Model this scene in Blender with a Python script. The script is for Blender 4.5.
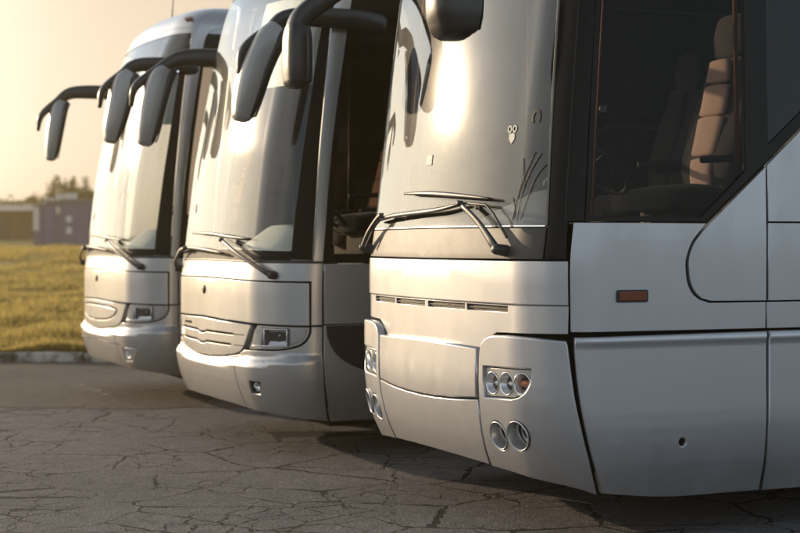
import bpy, bmesh, math, random
import numpy as np
from mathutils import Vector, Matrix, noise
from math import sin, cos, pi, radians, atan2

random.seed(7); rng = np.random.default_rng(7)
for o in list(bpy.data.objects): bpy.data.objects.remove(o, do_unlink=True)
SC = bpy.context.scene; COL = SC.collection

# ------------------------------------------------------------------ camera
cam = bpy.data.cameras.new('camera'); camo = bpy.data.objects.new('camera', cam); COL.objects.link(camo)
cam.sensor_width = 36.0; cam.lens = 1550/800*36
camo.location = (0, 0, 1.58)
camo.rotation_euler = (radians(90-0.869), 0, 0)
cam.clip_start = .1; cam.clip_end = 4000
cam.dof.use_dof = True; cam.dof.focus_distance = 8.6; cam.dof.aperture_fstop = 2.3
SC.camera = camo

# ------------------------------------------------------------------ light
SUN_AZ = radians(49)      # to the left of the view direction
SUN_EL = radians(12)
SD_ = Vector((-sin(SUN_AZ)*cos(SUN_EL), cos(SUN_AZ)*cos(SUN_EL), sin(SUN_EL)))
GLOWK = .09; GLOWC = (1.6, 1.36, 1.04)
world = bpy.data.worlds.new('World'); SC.world = world; world.use_nodes = True
wn = world.node_tree; wn.nodes.clear()
sky = wn.nodes.new('ShaderNodeTexSky'); sky.sky_type = 'NISHITA'; sky.sun_disc = False
sky.sun_elevation = SUN_EL; sky.sun_rotation = -SUN_AZ
sky.air_density = 1.0; sky.dust_density = 2.0; sky.ozone_density = 1.0
bg = wn.nodes.new('ShaderNodeBackground'); bg.inputs[1].default_value = .15
wo = wn.nodes.new('ShaderNodeOutputWorld')
# hazy air low over the horizon on the sun's side: the sky pales to cream there
def wnode(t, **k):
    n = wn.nodes.new(t)
    for a, b in k.items(): setattr(n, a, b)
    return n
tcw = wnode('ShaderNodeTexCoord'); nrm_ = wnode('ShaderNodeVectorMath', operation='NORMALIZE'); wn.links.new(tcw.outputs['Generated'], nrm_.inputs[0])
dp = wnode('ShaderNodeVectorMath', operation='DOT_PRODUCT'); wn.links.new(nrm_.outputs[0], dp.inputs[0]); dp.inputs[1].default_value = SD_
sxyz = wnode('ShaderNodeSeparateXYZ'); wn.links.new(nrm_.outputs[0], sxyz.inputs[0])
def mrange(src, a, b, c, d):
    n = wnode('ShaderNodeMapRange', interpolation_type='SMOOTHSTEP'); wn.links.new(src, n.inputs[0])
    for k, v in zip(('From Min', 'From Max', 'To Min', 'To Max'), (a, b, c, d)): n.inputs[k].default_value = v
    return n.outputs[0]
f1 = mrange(dp.outputs['Value'], -.2, .75, 0, 1); f2 = mrange(sxyz.outputs['Z'], .14, .29, .97, .0)
ff = wnode('ShaderNodeMath', operation='MULTIPLY'); wn.links.new(f1, ff.inputs[0]); wn.links.new(f2, ff.inputs[1])
bw = wnode('ShaderNodeRGBToBW'); wn.links.new(sky.outputs[0], bw.inputs[0])
cm1 = wnode('ShaderNodeMath', operation='MULTIPLY_ADD'); cm1.inputs[1].default_value = GLOWK; cm1.inputs[2].default_value = 1.0; wn.links.new(bw.outputs[0], cm1.inputs[0])
inv_ = wnode('ShaderNodeMath', operation='DIVIDE'); inv_.inputs[0].default_value = 1.0; wn.links.new(cm1.outputs[0], inv_.inputs[1])
gry = wnode('ShaderNodeVectorMath', operation='SCALE'); gry.inputs[0].default_value = (.84, .99, 1.17); wn.links.new(bw.outputs[0], gry.inputs['Scale'])
mxg = wnode('ShaderNodeMix', data_type='RGBA'); mxg.inputs[0].default_value = .75; wn.links.new(sky.outputs[0], mxg.inputs[6]); wn.links.new(gry.outputs[0], mxg.inputs[7])
sk2 = wnode('ShaderNodeVectorMath', operation='SCALE'); wn.links.new(mxg.outputs[2], sk2.inputs[0]); wn.links.new(inv_.outputs[0], sk2.inputs['Scale'])
cm2 = wnode('ShaderNodeMath', operation='MULTIPLY'); wn.links.new(bw.outputs[0], cm2.inputs[0]); wn.links.new(inv_.outputs[0], cm2.inputs[1])
gold = mrange(dp.outputs['Value'], .78, .96, 0, 1)
gmx = wnode('ShaderNodeMix', data_type='RGBA'); wn.links.new(gold, gmx.inputs[0]); gmx.inputs[6].default_value = (.82, .66, .49, 1); gmx.inputs[7].default_value = GLOWC+(1,)
crm = wnode('ShaderNodeVectorMath', operation='SCALE'); wn.links.new(gmx.outputs[2], crm.inputs[0]); wn.links.new(cm2.outputs[0], crm.inputs['Scale'])
mxw = wnode('ShaderNodeMix', data_type='RGBA'); wn.links.new(ff.outputs[0], mxw.inputs[0]); wn.links.new(sk2.outputs[0], mxw.inputs[6]); wn.links.new(crm.outputs[0], mxw.inputs[7])
# bright patch added to the unseen sky at left, lifting glass and shaded paint
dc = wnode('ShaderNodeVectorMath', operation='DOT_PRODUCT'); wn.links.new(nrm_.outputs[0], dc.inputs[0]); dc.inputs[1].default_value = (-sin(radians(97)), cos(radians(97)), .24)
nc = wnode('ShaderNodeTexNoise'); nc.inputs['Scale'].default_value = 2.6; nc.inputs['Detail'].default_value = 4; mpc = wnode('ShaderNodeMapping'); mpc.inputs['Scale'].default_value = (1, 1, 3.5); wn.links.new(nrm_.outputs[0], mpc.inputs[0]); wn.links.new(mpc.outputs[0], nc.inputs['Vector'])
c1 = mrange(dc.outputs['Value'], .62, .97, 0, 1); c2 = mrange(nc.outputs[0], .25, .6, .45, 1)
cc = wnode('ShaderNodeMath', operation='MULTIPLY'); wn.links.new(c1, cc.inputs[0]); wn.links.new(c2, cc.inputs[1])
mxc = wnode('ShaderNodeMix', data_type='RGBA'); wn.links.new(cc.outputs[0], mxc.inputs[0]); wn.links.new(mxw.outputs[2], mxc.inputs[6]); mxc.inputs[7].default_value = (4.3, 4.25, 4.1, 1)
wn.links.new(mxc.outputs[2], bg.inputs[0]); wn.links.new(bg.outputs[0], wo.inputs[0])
sun = bpy.data.lights.new('sun', 'SUN'); suno = bpy.data.objects.new('sun', sun); COL.objects.link(suno)
sun.energy = 2.0; sun.angle = radians(.53); sun.color = (1.0, .77, .51)
suno.rotation_euler = (-SD_).to_track_quat('-Z', 'Y').to_euler()
SC.view_settings.view_transform = 'Standard'; SC.view_settings.look = 'None'
SC.view_settings.exposure = 0.92; SC.view_settings.gamma = 1; SC.view_settings.use_curve_mapping = False
SC.render.engine = 'CYCLES'
SC.cycles.max_bounces = 8; SC.cycles.transparent_max_bounces = 16; SC.cycles.volume_bounces = 1
SC.cycles.use_denoising = True; SC.cycles.caustics_reflective = False; SC.cycles.caustics_refractive = False
SC.cycles.sample_clamp_indirect = 6

# ------------------------------------------------------------------ materials
def newmat(name):
    m = bpy.data.materials.new(name); m.use_nodes = True
    nt = m.node_tree; nt.nodes.clear()
    out = nt.nodes.new('ShaderNodeOutputMaterial')
    return m, nt, out
def N(nt, typ, **kw):
    n = nt.nodes.new(typ)
    for k, v in kw.items():
        if k.startswith('i_'): n.inputs[k[2:].replace('_', ' ')].default_value = v
        else: setattr(n, k, v)
    return n
def L(nt, a, b): nt.links.new(a, b)
def pbr(name, col, rough=.5, metal=0., coat=0., var=.12, vscale=6., bump=0., bscale=60., spec=.5, rvar=.1, sheen=0.):
    m, nt, out = newmat(name)
    b = N(nt, 'ShaderNodeBsdfPrincipled'); L(nt, b.outputs[0], out.inputs[0])
    b.inputs['Metallic'].default_value = metal; b.inputs['Coat Weight'].default_value = coat
    b.inputs['Coat Roughness'].default_value = .08; b.inputs['Specular IOR Level'].default_value = spec
    if sheen: b.inputs['Sheen Weight'].default_value = sheen
    tc = N(nt, 'ShaderNodeTexCoord')
    nz = N(nt, 'ShaderNodeTexNoise'); nz.inputs['Scale'].default_value = vscale; nz.inputs['Detail'].default_value = 5
    L(nt, tc.outputs['Object'], nz.inputs['Vector'])
    mx = N(nt, 'ShaderNodeMix', data_type='RGBA')
    mx.inputs[6].default_value = tuple(c*(1-var) for c in col)+(1,); mx.inputs[7].default_value = tuple(min(1, c*(1+var)) for c in col)+(1,)
    L(nt, nz.outputs[0], mx.inputs[0]); L(nt, mx.outputs[2], b.inputs['Base Color'])
    mr = N(nt, 'ShaderNodeMapRange'); mr.inputs['To Min'].default_value = max(.02, rough-rvar); mr.inputs['To Max'].default_value = min(1, rough+rvar)
    nz2 = N(nt, 'ShaderNodeTexNoise'); nz2.inputs['Scale'].default_value = vscale*2.3; nz2.inputs['Detail'].default_value = 6
    L(nt, tc.outputs['Object'], nz2.inputs['Vector']); L(nt, nz2.outputs[0], mr.inputs[0]); L(nt, mr.outputs[0], b.inputs['Roughness'])
    if bump:
        nb = N(nt, 'ShaderNodeTexNoise'); nb.inputs['Scale'].default_value = bscale; nb.inputs['Detail'].default_value = 4
        L(nt, tc.outputs['Object'], nb.inputs['Vector'])
        bp = N(nt, 'ShaderNodeBump'); bp.inputs['Strength'].default_value = bump; bp.inputs['Distance'].default_value = .01
        L(nt, nb.outputs[0], bp.inputs['Height']); L(nt, bp.outputs[0], b.inputs['Normal'])
    return m

def paint(name, col, rough=.3):
    """metallic silver car paint with road dust, small chips and vertical wash streaks"""
    m, nt, out = newmat(name)
    b = N(nt, 'ShaderNodeBsdfPrincipled'); L(nt, b.outputs[0], out.inputs[0])
    tc = N(nt, 'ShaderNodeTexCoord')
    b.inputs['Coat Weight'].default_value = .5; b.inputs['Coat Roughness'].default_value = .09
    nz = N(nt, 'ShaderNodeTexNoise'); nz.inputs['Scale'].default_value = 2.2; nz.inputs['Detail'].default_value = 8; nz.inputs['Roughness'].default_value = .65
    L(nt, tc.outputs['Object'], nz.inputs['Vector'])
    mp = N(nt, 'ShaderNodeMapping'); mp.inputs['Scale'].default_value = (5, 5, 1.6); L(nt, tc.outputs['Object'], mp.inputs[0])
    st = N(nt, 'ShaderNodeTexNoise'); st.inputs['Scale'].default_value = 1.5; st.inputs['Detail'].default_value = 4; L(nt, mp.outputs[0], st.inputs['Vector'])
    mul = N(nt, 'ShaderNodeMath', operation='MULTIPLY'); L(nt, nz.outputs[0], mul.inputs[0]); L(nt, st.outputs[0], mul.inputs[1])
    rp = N(nt, 'ShaderNodeMapRange'); rp.inputs['From Min'].default_value = .08; rp.inputs['From Max'].default_value = .48; L(nt, mul.outputs[0], rp.inputs[0])
    mx = N(nt, 'ShaderNodeMix', data_type='RGBA'); mx.inputs[6].default_value = col+(1,)
    mx.inputs[7].default_value = (col[0]*.93, col[1]*.915, col[2]*.89, 1); L(nt, rp.outputs[0], mx.inputs[0])
    # chips
    vo = N(nt, 'ShaderNodeTexVoronoi'); vo.inputs['Scale'].default_value = 9.0; L(nt, tc.outputs['Object'], vo.inputs['Vector'])
    lt = N(nt, 'ShaderNodeMath', operation='LESS_THAN'); lt.inputs[1].default_value = .013; L(nt, vo.outputs[0], lt.inputs[0])
    mx2 = N(nt, 'ShaderNodeMix', data_type='RGBA'); L(nt, lt.outputs[0], mx2.inputs[0]); L(nt, mx.outputs[2], mx2.inputs[6]); mx2.inputs[7].default_value = (.16, .13, .1, 1)
    # road grime thrown up along the bottom edge
    sx = N(nt, 'ShaderNodeSeparateXYZ'); L(nt, tc.outputs['Object'], sx.inputs[0])
    gz = N(nt, 'ShaderNodeMapRange'); gz.inputs['From Min'].default_value = .25; gz.inputs['From Max'].default_value = .62; gz.inputs['To Min'].default_value = .75; gz.inputs['To Max'].default_value = 0; L(nt, sx.outputs['Z'], gz.inputs[0])
    gn = N(nt, 'ShaderNodeTexNoise'); gn.inputs['Scale'].default_value = 5; gn.inputs['Detail'].default_value = 10; gn.inputs['Roughness'].default_value = .7; L(nt, tc.outputs['Object'], gn.inputs['Vector'])
    gm_ = N(nt, 'ShaderNodeMath', operation='MULTIPLY'); L(nt, gz.outputs[0], gm_.inputs[0]); L(nt, gn.outputs[0], gm_.inputs[1])
    mx3 = N(nt, 'ShaderNodeMix', data_type='RGBA'); L(nt, gm_.outputs[0], mx3.inputs[0]); L(nt, mx2.outputs[2], mx3.inputs[6]); mx3.inputs[7].default_value = (.20, .17, .14, 1)
    L(nt, mx3.outputs[2], b.inputs['Base Color'])
    rr = N(nt, 'ShaderNodeMapRange'); rr.inputs['To Min'].default_value = rough-.03; rr.inputs['To Max'].default_value = rough+.08; L(nt, rp.outputs[0], rr.inputs[0]); L(nt, rr.outputs[0], b.inputs['Roughness'])
    mm = N(nt, 'ShaderNodeMapRange'); mm.inputs['To Min'].default_value = .66; mm.inputs['To Max'].default_value = .56; L(nt, rp.outputs[0], mm.inputs[0]); L(nt, mm.outputs[0], b.inputs['Metallic'])
    # panel waviness
    nb = N(nt, 'ShaderNodeTexNoise'); nb.inputs['Scale'].default_value = 1.6; nb.inputs['Detail'].default_value = 2; L(nt, tc.outputs['Object'], nb.inputs['Vector'])
    nf = N(nt, 'ShaderNodeTexNoise'); nf.inputs['Scale'].default_value = 900; L(nt, tc.outputs['Object'], nf.inputs['Vector'])
    bp = N(nt, 'ShaderNodeBump'); bp.inputs['Strength'].default_value = .12; bp.inputs['Distance'].default_value = .008; L(nt, nb.outputs[0], bp.inputs['Height'])
    bp2 = N(nt, 'ShaderNodeBump'); bp2.inputs['Strength'].default_value = .06; bp2.inputs['Distance'].default_value = .001; L(nt, nf.outputs[0], bp2.inputs['Height']); L(nt, bp.outputs[0], bp2.inputs['Normal'])
    L(nt, bp2.outputs[0], b.inputs['Normal'])
    return m

def glass(name, tint, dust=.03, glare=.10, grough=.22, rough=.015, ior=1.5, refl=1.4, wide=0.):
    """single sheet of automotive glass: tinted see-through, fresnel reflection, a film of dust"""
    m, nt, out = newmat(name)
    tr = N(nt, 'ShaderNodeBsdfTransparent'); tr.inputs[0].default_value = tint+(1,)
    g = N(nt, 'ShaderNodeBsdfGlossy'); g.inputs['Roughness'].default_value = rough
    g.inputs[0].default_value = (.88, .95, 1, 1)
    fr = N(nt, 'ShaderNodeFresnel'); fr.inputs[0].default_value = ior
    geo = N(nt, 'ShaderNodeNewGeometry')
    # fresnel is inverted on back faces; feed 1/ior there by a constant value instead
    mxf = N(nt, 'ShaderNodeMix', data_type='FLOAT'); L(nt, geo.outputs['Backfacing'], mxf.inputs[0]); mf = N(nt, 'ShaderNodeMath', operation='MULTIPLY'); mf.inputs[1].default_value = refl; mf.use_clamp = True
    L(nt, fr.outputs[0], mf.inputs[0]); L(nt, mf.outputs[0], mxf.inputs[2]); mxf.inputs[3].default_value = .05
    m1 = N(nt, 'ShaderNodeMixShader'); L(nt, mxf.outputs[0], m1.inputs[0]); L(nt, tr.outputs[0], m1.inputs[1]); L(nt, g.outputs[0], m1.inputs[2])
    tc = N(nt, 'ShaderNodeTexCoord')
    nz = N(nt, 'ShaderNodeTexNoise'); nz.inputs['Scale'].default_value = 3.; nz.inputs['Detail'].default_value = 9; nz.inputs['Roughness'].default_value = .7; L(nt, tc.outputs['Object'], nz.inputs['Vector'])
    sp = N(nt, 'ShaderNodeTexVoronoi'); sp.inputs['Scale'].default_value = 38; L(nt, tc.outputs['Object'], sp.inputs['Vector'])
    sl = N(nt, 'ShaderNodeMapRange'); sl.inputs['From Min'].default_value = .05; sl.inputs['From Max'].default_value = .11; sl.inputs['To Min'].default_value = 2.2; sl.inputs['To Max'].default_value = 0; L(nt, sp.outputs[0], sl.inputs[0])
    mr = N(nt, 'ShaderNodeMapRange'); mr.inputs['From Min'].default_value = .35; mr.inputs['From Max'].default_value = .7; mr.inputs['To Min'].default_value = .88; mr.inputs['To Max'].default_value = 1.15; L(nt, nz.outputs[0], mr.inputs[0])
    ad = N(nt, 'ShaderNodeMath', operation='ADD'); L(nt, mr.outputs[0], ad.inputs[0]); L(nt, sl.outputs[0], ad.inputs[1])
    g2 = N(nt, 'ShaderNodeBsdfGlossy'); g2.inputs['Roughness'].default_value = grough; g2.inputs[0].default_value = (.9, .9, .9, 1)
    k = N(nt, 'ShaderNodeMath', operation='MULTIPLY'); k.inputs[1].default_value = glare; L(nt, ad.outputs[0], k.inputs[0])
    m2 = N(nt, 'ShaderNodeMixShader'); L(nt, k.outputs[0], m2.inputs[0]); L(nt, m1.outputs[0], m2.inputs[1])
    g3 = N(nt, 'ShaderNodeBsdfGlossy'); g3.inputs['Roughness'].default_value = .42; g3.inputs[0].default_value = (.9, .9, .9, 1)
    gx = N(nt, 'ShaderNodeMixShader'); gx.inputs[0].default_value = wide; L(nt, g2.outputs[0], gx.inputs[1]); L(nt, g3.outputs[0], gx.inputs[2]); L(nt, gx.outputs[0], m2.inputs[2])
    df = N(nt, 'ShaderNodeBsdfDiffuse'); df.inputs[0].default_value = (.45, .42, .38, 1)
    k2 = N(nt, 'ShaderNodeMath', operation='MULTIPLY'); k2.inputs[1].default_value = dust; L(nt, ad.outputs[0], k2.inputs[0])
    m3 = N(nt, 'ShaderNodeMixShader'); L(nt, k2.outputs[0], m3.inputs[0]); L(nt, m2.outputs[0], m3.inputs[1]); L(nt, df.outputs[0], m3.inputs[2])
    L(nt, m3.outputs[0], out.inputs[0])
    return m

M = {}
M['silver'] = paint('silver_paint', (.56, .56, .57), .34)
M['silverB'] = paint('silver_paint_warm', (.53, .525, .52), .33)
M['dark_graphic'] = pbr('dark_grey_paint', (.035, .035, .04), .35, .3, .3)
M['plastic'] = pbr('black_plastic', (.022, .021, .021), .48, bump=.15, bscale=300)
M['trimgrey'] = pbr('scuttle_plastic', (.042, .038, .035), .5, bump=.12, bscale=400, var=.08, rvar=.03)
M['gloss'] = pbr('gloss_black', (.007, .006, .006), .2, spec=.18, rvar=.05)
M['frit'] = pbr('ceramic_border', (.010, .009, .008), .5, spec=.12)
M['rubber'] = pbr('rubber', (.014, .014, .014), .75, bump=.2, bscale=120)
M['gap'] = pbr('gap_black', (.006, .006, .006), .9, spec=.1)
M['chrome'] = pbr('chrome', (.75, .75, .76), .12, 1.0, var=.04, rvar=.05)
M['wipermetal'] = pbr('wiper_paint', (.055, .052, .05), .4, .2)
M['reflector'] = pbr('lamp_reflector', (.88, .88, .90), .2, .75, var=.03, rvar=.05)
M['lampbody'] = pbr('lamp_bezel', (.62, .60, .57), .3, .35)
M['amber'] = pbr('amber_lens', (.75, .20, .03), .15, coat=.5)
M['darkamber'] = pbr('dark_amber_lens', (.22, .05, .015), .2, coat=.6)
M['mesh'] = pbr('grille_mesh', (.10, .085, .07), .5, .3, var=.6, vscale=90, bump=.6, bscale=160)
M['interior'] = pbr('interior_trim', (.025, .023, .022), .7)
M['dash'] = pbr('dash_plastic', (.16, .15, .14), .5)
M['dashlight'] = pbr('dash_plastic_light', (.40, .37, .33), .5)
M['cloth'] = pbr('cream_cloth', (.68, .62, .52), .85)
M['seatdark'] = pbr('seat_fabric_dark', (.045, .04, .04), .85, bump=.4, bscale=200, sheen=.2)
M['seatlight'] = pbr('seat_fabric_light', (.80, .56, .44), .8, bump=.3, bscale=200, sheen=.2)
M['seatorange'] = pbr('seat_fabric_orange', (.65, .28, .13), .8, bump=.3, bscale=200)
M['curtain'] = pbr('orange_curtain', (.20, .055, .018), .8)
M['sticker'] = pbr('pale_sticker', (.60, .58, .52), .6)
M['stickdark'] = pbr('dark_sticker', (.03, .028, .025), .6)
M['shell'] = pbr('mirror_shell_silver', (.50, .48, .44), .35, .25, coat=.3)
M['mirrorglass'] = pbr('mirror_glass', (.8, .82, .84), .03, 1.0, var=.02, rvar=.02)
M['housing'] = pbr('mirror_shell_black', (.030, .026, .022), .35, coat=.2)
M['lens'] = glass('clear_lens', (.93, .94, .95), .02, .04, .2, .02)
M['wind3'] = glass('windshield_glass', (.84, .88, .87), .008, .024, .14, refl=1.12, wide=.4)
M['wind'] = glass('windshield_glass_green', (.84, .88, .86), .010, .026, .15, refl=1.1, wide=.4)
M['side'] = glass('tinted_side_glass', (.42, .38, .36), .001, .002, .25, refl=.22)
M['sidedark'] = glass('dark_side_glass', (.035, .03, .03), .006, .006, .25, refl=.6)
M['clearside'] = glass('clear_side_glass', (.85, .86, .84), .006, .01, .2, refl=1.)
M['seal'] = pbr('seal_trim', (.16, .15, .14), .4, .3)
M['rim'] = pbr('steel_rim', (.35, .35, .36), .4, .7)

def leafmat(name, c, tl=.35):
    m, nt, out = newmat(name); b = N(nt, 'ShaderNodeBsdfPrincipled'); b.inputs['Roughness'].default_value = .7; b.inputs['Specular IOR Level'].default_value = .2
    oi = N(nt, 'ShaderNodeTexCoord'); nz = N(nt, 'ShaderNodeTexNoise'); nz.inputs['Scale'].default_value = 2.5; L(nt, oi.outputs['Object'], nz.inputs['Vector'])
    mx = N(nt, 'ShaderNodeMix', data_type='RGBA'); mx.inputs[6].default_value = tuple(k*.6 for k in c)+(1,); mx.inputs[7].default_value = tuple(k*1.5 for k in c)+(1,); L(nt, nz.outputs[0], mx.inputs[0]); L(nt, mx.outputs[2], b.inputs['Base Color'])
    t = N(nt, 'ShaderNodeBsdfTranslucent'); L(nt, mx.outputs[2], t.inputs[0]); ms = N(nt, 'ShaderNodeMixShader'); ms.inputs[0].default_value = tl; L(nt, b.outputs[0], ms.inputs[1]); L(nt, t.outputs[0], ms.inputs[2]); L(nt, ms.outputs[0], out.inputs[0])
    return m
# ------------------------------------------------------------------ object helpers
def link(o, parent=None):
    COL.objects.link(o)
    if parent is not None: o.parent = parent
    return o
def meshobj(name, bm, mat, parent=None, smooth=True):
    me = bpy.data.meshes.new(name); bm.to_mesh(me); bm.free()
    me.materials.append(mat)
    if smooth:
        for p in me.polygons: p.use_smooth = True
    return link(bpy.data.objects.new(name, me), parent)
def tag(o, label=None, cat=None, group=None, kind=None):
    if label: o['label'] = label
    if cat: o['category'] = cat
    if group: o['group'] = group
    if kind: o['kind'] = kind
    return o
def empty(name, loc, rz=0):
    e = bpy.data.objects.new(name, None); e.location = loc; e.rotation_euler = (0, 0, rz); return link(e)
def autosmooth(o, ang=35):
    me = o.data; bm = bmesh.new(); bm.from_mesh(me)
    for e in bm.edges:
        if len(e.link_faces) == 2 and e.calc_face_angle(0) > radians(ang): e.smooth = False
    bm.to_mesh(me); bm.free(); return o

def add_box(bm, lo, hi, bev=0.0, mtx=None):
    r = bmesh.ops.create_cube(bm, size=1.0); vs = r['verts']
    for v in vs:
        v.co = Vector([(lo[i]+hi[i])/2 + v.co[i]*(hi[i]-lo[i]) for i in range(3)])
    if bev:
        es = list({e for v in vs for e in v.link_edges})
        rr = bmesh.ops.bevel(bm, geom=es, offset=bev, segments=2, affect='EDGES', profile=.6)
        vs = list({v for f in rr['faces'] for v in f.verts} | {v for v in vs if v.is_valid})
    if mtx is not None:
        for v in vs: v.co = mtx @ v.co
    return vs
def add_lathe(bm, prof, seg=28, mtx=None, ax='z'):
    """prof: list of (radius, height) revolved about z"""
    rings = []
    for r, h in prof:
        if r < 1e-5: rings.append([bm.verts.new((0, 0, h))])
        else: rings.append([bm.verts.new((r*cos(2*pi*k/seg), r*sin(2*pi*k/seg), h)) for k in range(seg)])
    for a, b in zip(rings, rings[1:]):
        for k in range(seg):
            k2 = (k+1) % seg
            if len(a) == 1 and len(b) == 1: continue
            if len(a) == 1: bm.faces.new((a[0], b[k], b[k2]))
            elif len(b) == 1: bm.faces.new((a[k], b[0], a[k2]))
            else: bm.faces.new((a[k], b[k], b[k2], a[k2]))
    vs = [v for r in rings for v in r]
    if mtx is not None:
        for v in vs: v.co = mtx @ v.co
    return vs
def catmull(P, n=6):
    P = [Vector(p) for p in P]
    if len(P) < 3: return P
    Q = [P[0]*2-P[1]]+P+[P[-1]*2-P[-2]]; out = []
    for i in range(1, len(Q)-2):
        for k in range(n):
            t = k/n; a, b, c, d = Q[i-1], Q[i], Q[i+1], Q[i+2]
            out.append(.5*((2*b)+(c-a)*t+(2*a-5*b+4*c-d)*t*t+(3*b-a-3*c+d)*t*t*t))
    out.append(P[-1]); return out
def add_loft(bm, path, size, up=(0, 0, 1), n=16, ex=2.0, smooth=5, cap=True):
    """tube with superelliptic section (half sizes a along side, b along up) along a smoothed path"""
    ss = [Vector((s[0], s[1], 0)) if not isinstance(s, (int, float)) else Vector((s, s, 0)) for s in size]
    if smooth and len(path) > 2: P = catmull(path, smooth); S_ = catmull(ss, smooth)
    else: P = [Vector(p) for p in path]; S_ = ss
    rings = []; up = Vector(up)
    def ring(p, t, s):
        side = t.cross(up); side.normalize(); u = side.cross(t); u.normalize(); r = []
        for k in range(n):
            a = 2*pi*k/n; c, d = cos(a), sin(a)
            x = abs(c)**(2/ex)*(1 if c >= 0 else -1)*s[0]; y = abs(d)**(2/ex)*(1 if d >= 0 else -1)*s[1]
            r.append(bm.verts.new(p+side*x+u*y))
        return r
    m = len(P)
    T = [(P[min(i+1, m-1)]-P[max(i-1, 0)]).normalized() for i in range(m)]
    if cap:
        q = min(S_[0][0], S_[0][1])*.5
        rings.append(ring(P[0]-T[0]*q, T[0], S_[0]*.55)); rings.append(ring(P[0]-T[0]*q*.6, T[0], S_[0]*.85))
    for p, t, s in zip(P, T, S_): rings.append(ring(p, t, s))
    if cap:
        q = min(S_[-1][0], S_[-1][1])*.5
        rings.append(ring(P[-1]+T[-1]*q*.6, T[-1], S_[-1]*.85)); rings.append(ring(P[-1]+T[-1]*q, T[-1], S_[-1]*.55))
    for a, b in zip(rings, rings[1:]):
        for k in range(n): bm.faces.new((a[k], a[(k+1) % n], b[(k+1) % n], b[k]))
    bm.faces.new(rings[0][::-1]); bm.faces.new(rings[-1])
    bmesh.ops.recalc_face_normals(bm, faces=bm.faces)
    return rings
def loft(name, mat, parent, path, size, **k):
    bm = bmesh.new(); add_loft(bm, path, size, **k); return meshobj(name, bm, mat, parent)

# ------------------------------------------------------------------ the coach body surface
W = 1.275
PLAN = {'A': (.148, .968), 'B': (.17, .90)}
FR = {'A': [(.2,.2),(.28,.15),(.34,.115),(.45,.06),(.6,.02),(.75,0),(1.0,0),(1.5,0),(1.69,.036),(2.2,.095),(2.7,.16),(3.19,.225),(3.5,.285),(3.7,.36),(3.9,.50)],
      'B': [(.2,.2),(.28,.14),(.4,.07),(.55,.02),(.7,0),(1.0,0),(1.3,0),(1.56,.03),(2.27,.115),(2.6,.18),(3.08,.275),(3.5,.38),(3.7,.47),(3.9,.60)]}
SDT = [(.2,.09),(.28,.055),(.4,.022),(.6,0),(1.6,0),(3.7,.06),(3.9,.10)]
def tab(T, z): return np.interp(z, [t[0] for t in T], [t[1] for t in T])
def smt(T, z): return tab(T, z-.08)*.25+tab(T, z)*.5+tab(T, z+.08)*.25
def plan(m):
    k1, s1 = PLAN[m]; ph = k1*s1; X1 = sin(ph)/k1; Y1 = (1-cos(ph))/k1; R2 = (W-X1)/(1-sin(ph)); s2 = s1+(pi/2-ph)*R2
    return k1, s1, ph, X1, Y1, R2, s2
def base(m, s, z):
    k1, s1, ph, X1, Y1, R2, s2 = plan(m)
    a = np.abs(s); sg = np.where(s >= 0, 1., -1.)
    t = ph+(np.clip(a, s1, s2)-s1)/R2
    x = np.where(a <= s1, np.sin(k1*a)/k1, X1+R2*(np.sin(t)-sin(ph)))
    y = np.where(a <= s1, (1-np.cos(k1*a))/k1, Y1+R2*(cos(ph)-np.cos(t))+np.maximum(a-s2, 0))
    x = sg*x*(1-smt(SDT, z)/W)
    f = np.clip((a-.85)/1.45, 0, 1); y = y+smt(FR[m], z)*(1-f*f*(3-2*f))
    return np.stack([x, y, z], -1)
def frame(m, s, z):
    s = np.asarray(s, float); z = np.asarray(z, float); e = 1e-3
    P = base(m, s, z); ds = base(m, s+e, z)-base(m, s-e, z); dz = base(m, s, z+e)-base(m, s, z-e)
    n = np.cross(ds, dz); n /= np.linalg.norm(n, axis=-1, keepdims=True)
    ds /= np.linalg.norm(ds, axis=-1, keepdims=True); dz = np.cross(n, ds)
    return P, ds, dz, n
def at(m, s, z, off=0.):
    P, a, b, n = frame(m, np.array([s]), np.array([z])); return Vector((P+n*off)[0])
def rig(m, s, z, off=0.):
    """matrix whose x runs round the body, y up, z out of the surface"""
    P, a, b, n = [v[0] for v in frame(m, np.array([s]), np.array([z]))]
    P = P+n*off
    return Matrix(((a[0], b[0], n[0], P[0]), (a[1], b[1], n[1], P[1]), (a[2], b[2], n[2], P[2]), (0, 0, 0, 1)))

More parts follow.
